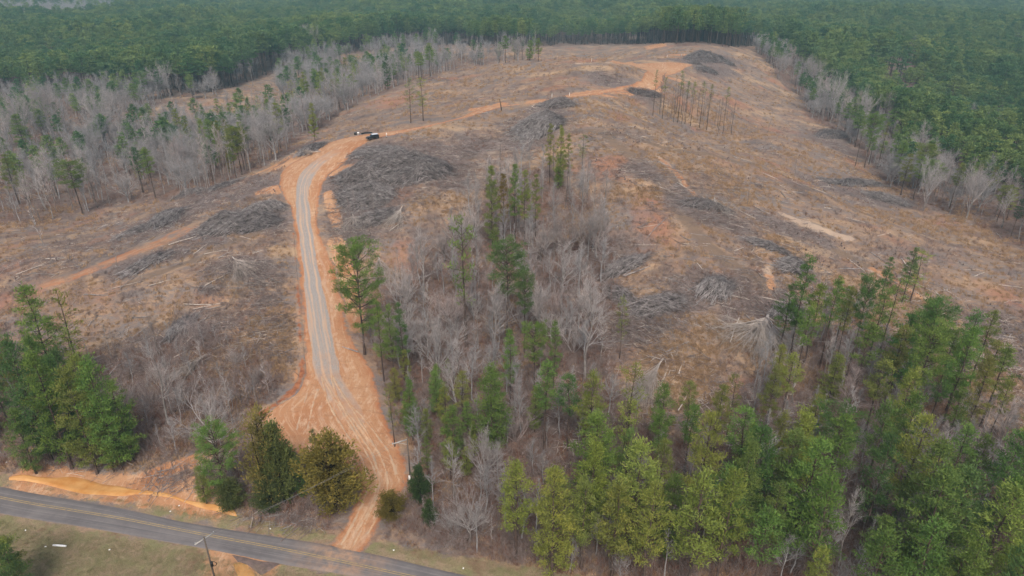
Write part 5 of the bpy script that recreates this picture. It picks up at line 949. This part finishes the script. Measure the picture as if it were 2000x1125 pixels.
# near pole: its top is where the view puts it, 11 m above the verge
k_=(H-11.0)/-t0[2]; x1,y1=t0[0]*k_,t0[1]*k_; g1=float(samp(x1,y1)); h1=11.0-g1
p2,h2=stand(795,856,946); dirw=np.array([p2[0]-x1,p2[1]-y1]); dirw/=np.linalg.norm(dirw); arm=np.array([-dirw[1],dirw[0]])
r1,T1,_=pole((x1,y1,g1),h1,(1.75,2.15),(0,.12,0),'tall utility pole with pale crossarm on the near verge beside the paved road')
cn=MB(); cn.tube([[.42*cos(t),0,.42*sin(t)] for t in np.linspace(0,6.6,26)],[.045]*26,5); o=link('cable_coil',cn.mesh('cable_coil',M_COIL),r1); o.location=(.42,-.15,h1-4.7)
bx=MB(); bx.tube([[0,0,-.35],[0,0,.35]],[.2,.2],10,True); o=link('equipment_can',bx.mesh('equipment_can',M_COIL,False),r1); o.location=(.22,-.2,h1-4.7)
r2,T2,_=pole(p2,h2,(2.3,1.2),(-1.1,-.55,.1),'utility pole with side-mounted crossarm on the bank right of the dirt road')
b=MB(); b.tube([[-1.3,-.7,h2-.35],[0,0,h2-1.25]],[.035,.035],5); link('arm_brace',b.mesh('arm_brace',M_ARM),r2)
boxo('marker_panel',(-.12,-.18,1.6),(.16,.03,.45),M_WHITE,r2)
T1.sort(key=lambda q:q[0]); T2.sort(key=lambda q:q[0])
for i,(A,B) in enumerate(zip(T1,T2)):
    s=np.linspace(0,1,24)[:,None]; P=A+(B-A)*s; P[:,2]-=(4*s[:,0]*(1-s[:,0]))*.7; b=MB(); b.tube(P-A,[.022]*24,4); o=link('power_line',b.mesh('power_line',M_WIRE)); o.location=A; tag(o,('left' if i==0 else 'right')+'-hand power line strung from the near utility pole to the far one','power line','power lines between the two poles')
def smallbox(name,px,py,h,m,label,cat,rz=0.,group=None):
    p=at1(px,py); o=boxo(name,(p[0],p[1],p[2]+h[2]),h,m,None,min(h)*.3); o.rotation_euler=(0,0,rz); tag(o,label,cat,group)
p=at1(117,1067); b=MB(); b.tube([[-1.05,0,0],[-.3,.01,.02],[.4,0,.02],[1.05,0,0]],[.14,.15,.15,.14],10,True); o=link('white_pipe',b.mesh('white_pipe',M_WHITE,True)); o.location=(p[0],p[1],p[2]+.13); o.rotation_euler=(0,0,-.08); tag(o,'short white pipe lying on the grass of the near verge','pipe')
for i,(x,y,wh) in enumerate([(89,1068,'just left of the white pipe on the near verge'),(50,1036,'on the brown verge at the far left'),(408,1053,'on the paved road beside the near utility pole'),(333,999,'at the edge of the paved road below the muddy ditch'),(350,988,'on the verge between the ditch and the paved road'),(528,1033,'on the verge left of the dirt road mouth'),(769,1075,'on the verge right of the dirt road mouth'),(13,903,'under the pines at the left'),(905,1110,'on the verge near the bottom of the frame'),(214,1074,'out on the near verge grass')]): smallbox('litter_scrap',x,y,(.12,.085,.04),M_WHITE,'small white scrap of litter '+wh,'litter',rng.random()*3,'scraps of litter by the road')
p=at1(700,263.5); b=MB(); b.tube([[0,0,0],[0,0,.75],[0,0,.78],[0,0,.9]],[.33,.40,.42,.30],14,True); o=link('white_tub',b.mesh('white_tub',M_WHITE,True)); o.location=p; tag(o,'white tub standing at the outside edge of the road near the parked vehicle','tub')
p=at1(694.5,263); b=MB(); b.tube([[0,0,0],[0,0,.35],[0,0,.7]],[.48,.52,.46],14,True); o=link('black_drum',b.mesh('black_drum',M_COIL,True)); o.location=p; tag(o,'black drum beside the white tub at the road edge','drum')
A=at1(706,262.5); Bq=at1(727,260.5); s=np.linspace(0,1,8)[:,None]; P=A+(Bq-A)*s; P[:,2]=samp(P[:,0],P[:,1])+.22+.25*np.sin(s[:,0]*pi); b=MB(); b.tube(P-A,[.22]*8,8,True); o=link('drain_pipe',b.mesh('drain_pipe',M_COIL,True)); o.location=A; tag(o,'dark corrugated drain pipe lying behind the parked vehicle','drain pipe')
for x,y,lb in [(755,267,'white marker stake right of the parked vehicle'),(1303,111,'white marker stake left of the far orange patch'),(1331,110,'white marker stake right of the far orange patch'),(1155.5,120,'white marker stake at the end of the far left spur road'),(1078,190,'white marker stake where the upper road leaves the tan clearing'),(1112,188,'white marker stake on the lower bend of the upper road')]:
    p=at1(x,y); b=MB(); b.tube([[0,0,-.2],[0,0,1.25],[0,0,1.3]],[.09,.09,.03],6,True); o=link('marker_stake',b.mesh('marker_stake',M_WHITE)); o.location=p; tag(o,lb,'marker stake','white marker stakes')
p=at1(980,216); b=MB(); b.tube([[0,0,-.3],[-.4,0,2.2],[-.7,0,4.]],[.2,.16,.1],7,True); b.cones([[-.5,0,2.6]],[[1.0,0,3.6]],[.07]); o=link('broken_snag',b.mesh('broken_snag',M_PBARK)); o.location=p; tag(o,'short leaning broken trunk beside the orange patch on the ridge','snag')
def build_haze():
    import bmesh
    lo=float(V[:,2].min())-1; x0,x1,y0,y1,z1=-4900,4900,-1400,8800,110.
    bm=bmesh.new(); bmesh.ops.create_cube(bm,size=1); me=bpy.data.meshes.new('haze'); bm.to_mesh(me); bm.free()
    o=link('haze',me); o.location=((x0+x1)/2,(y0+y1)/2,(lo+z1)/2); o.scale=(x1-x0+400,y1-y0+400,z1-lo)
    m=bpy.data.materials.new('haze_air'); m.use_nodes=True; t=m.node_tree; t.nodes.remove(t.nodes['Principled BSDF'])
    v=t.nodes.new('ShaderNodeVolumePrincipled'); v.inputs['Density'].default_value=HAZE_D; v.inputs['Color'].default_value=(.46,.78,.92,1); v.inputs['Anisotropy'].default_value=0
    t.links.new(v.outputs[0],t.nodes['Material Output'].inputs['Volume']); me.materials.append(m); tag(o,kind='stuff')
build_haze()
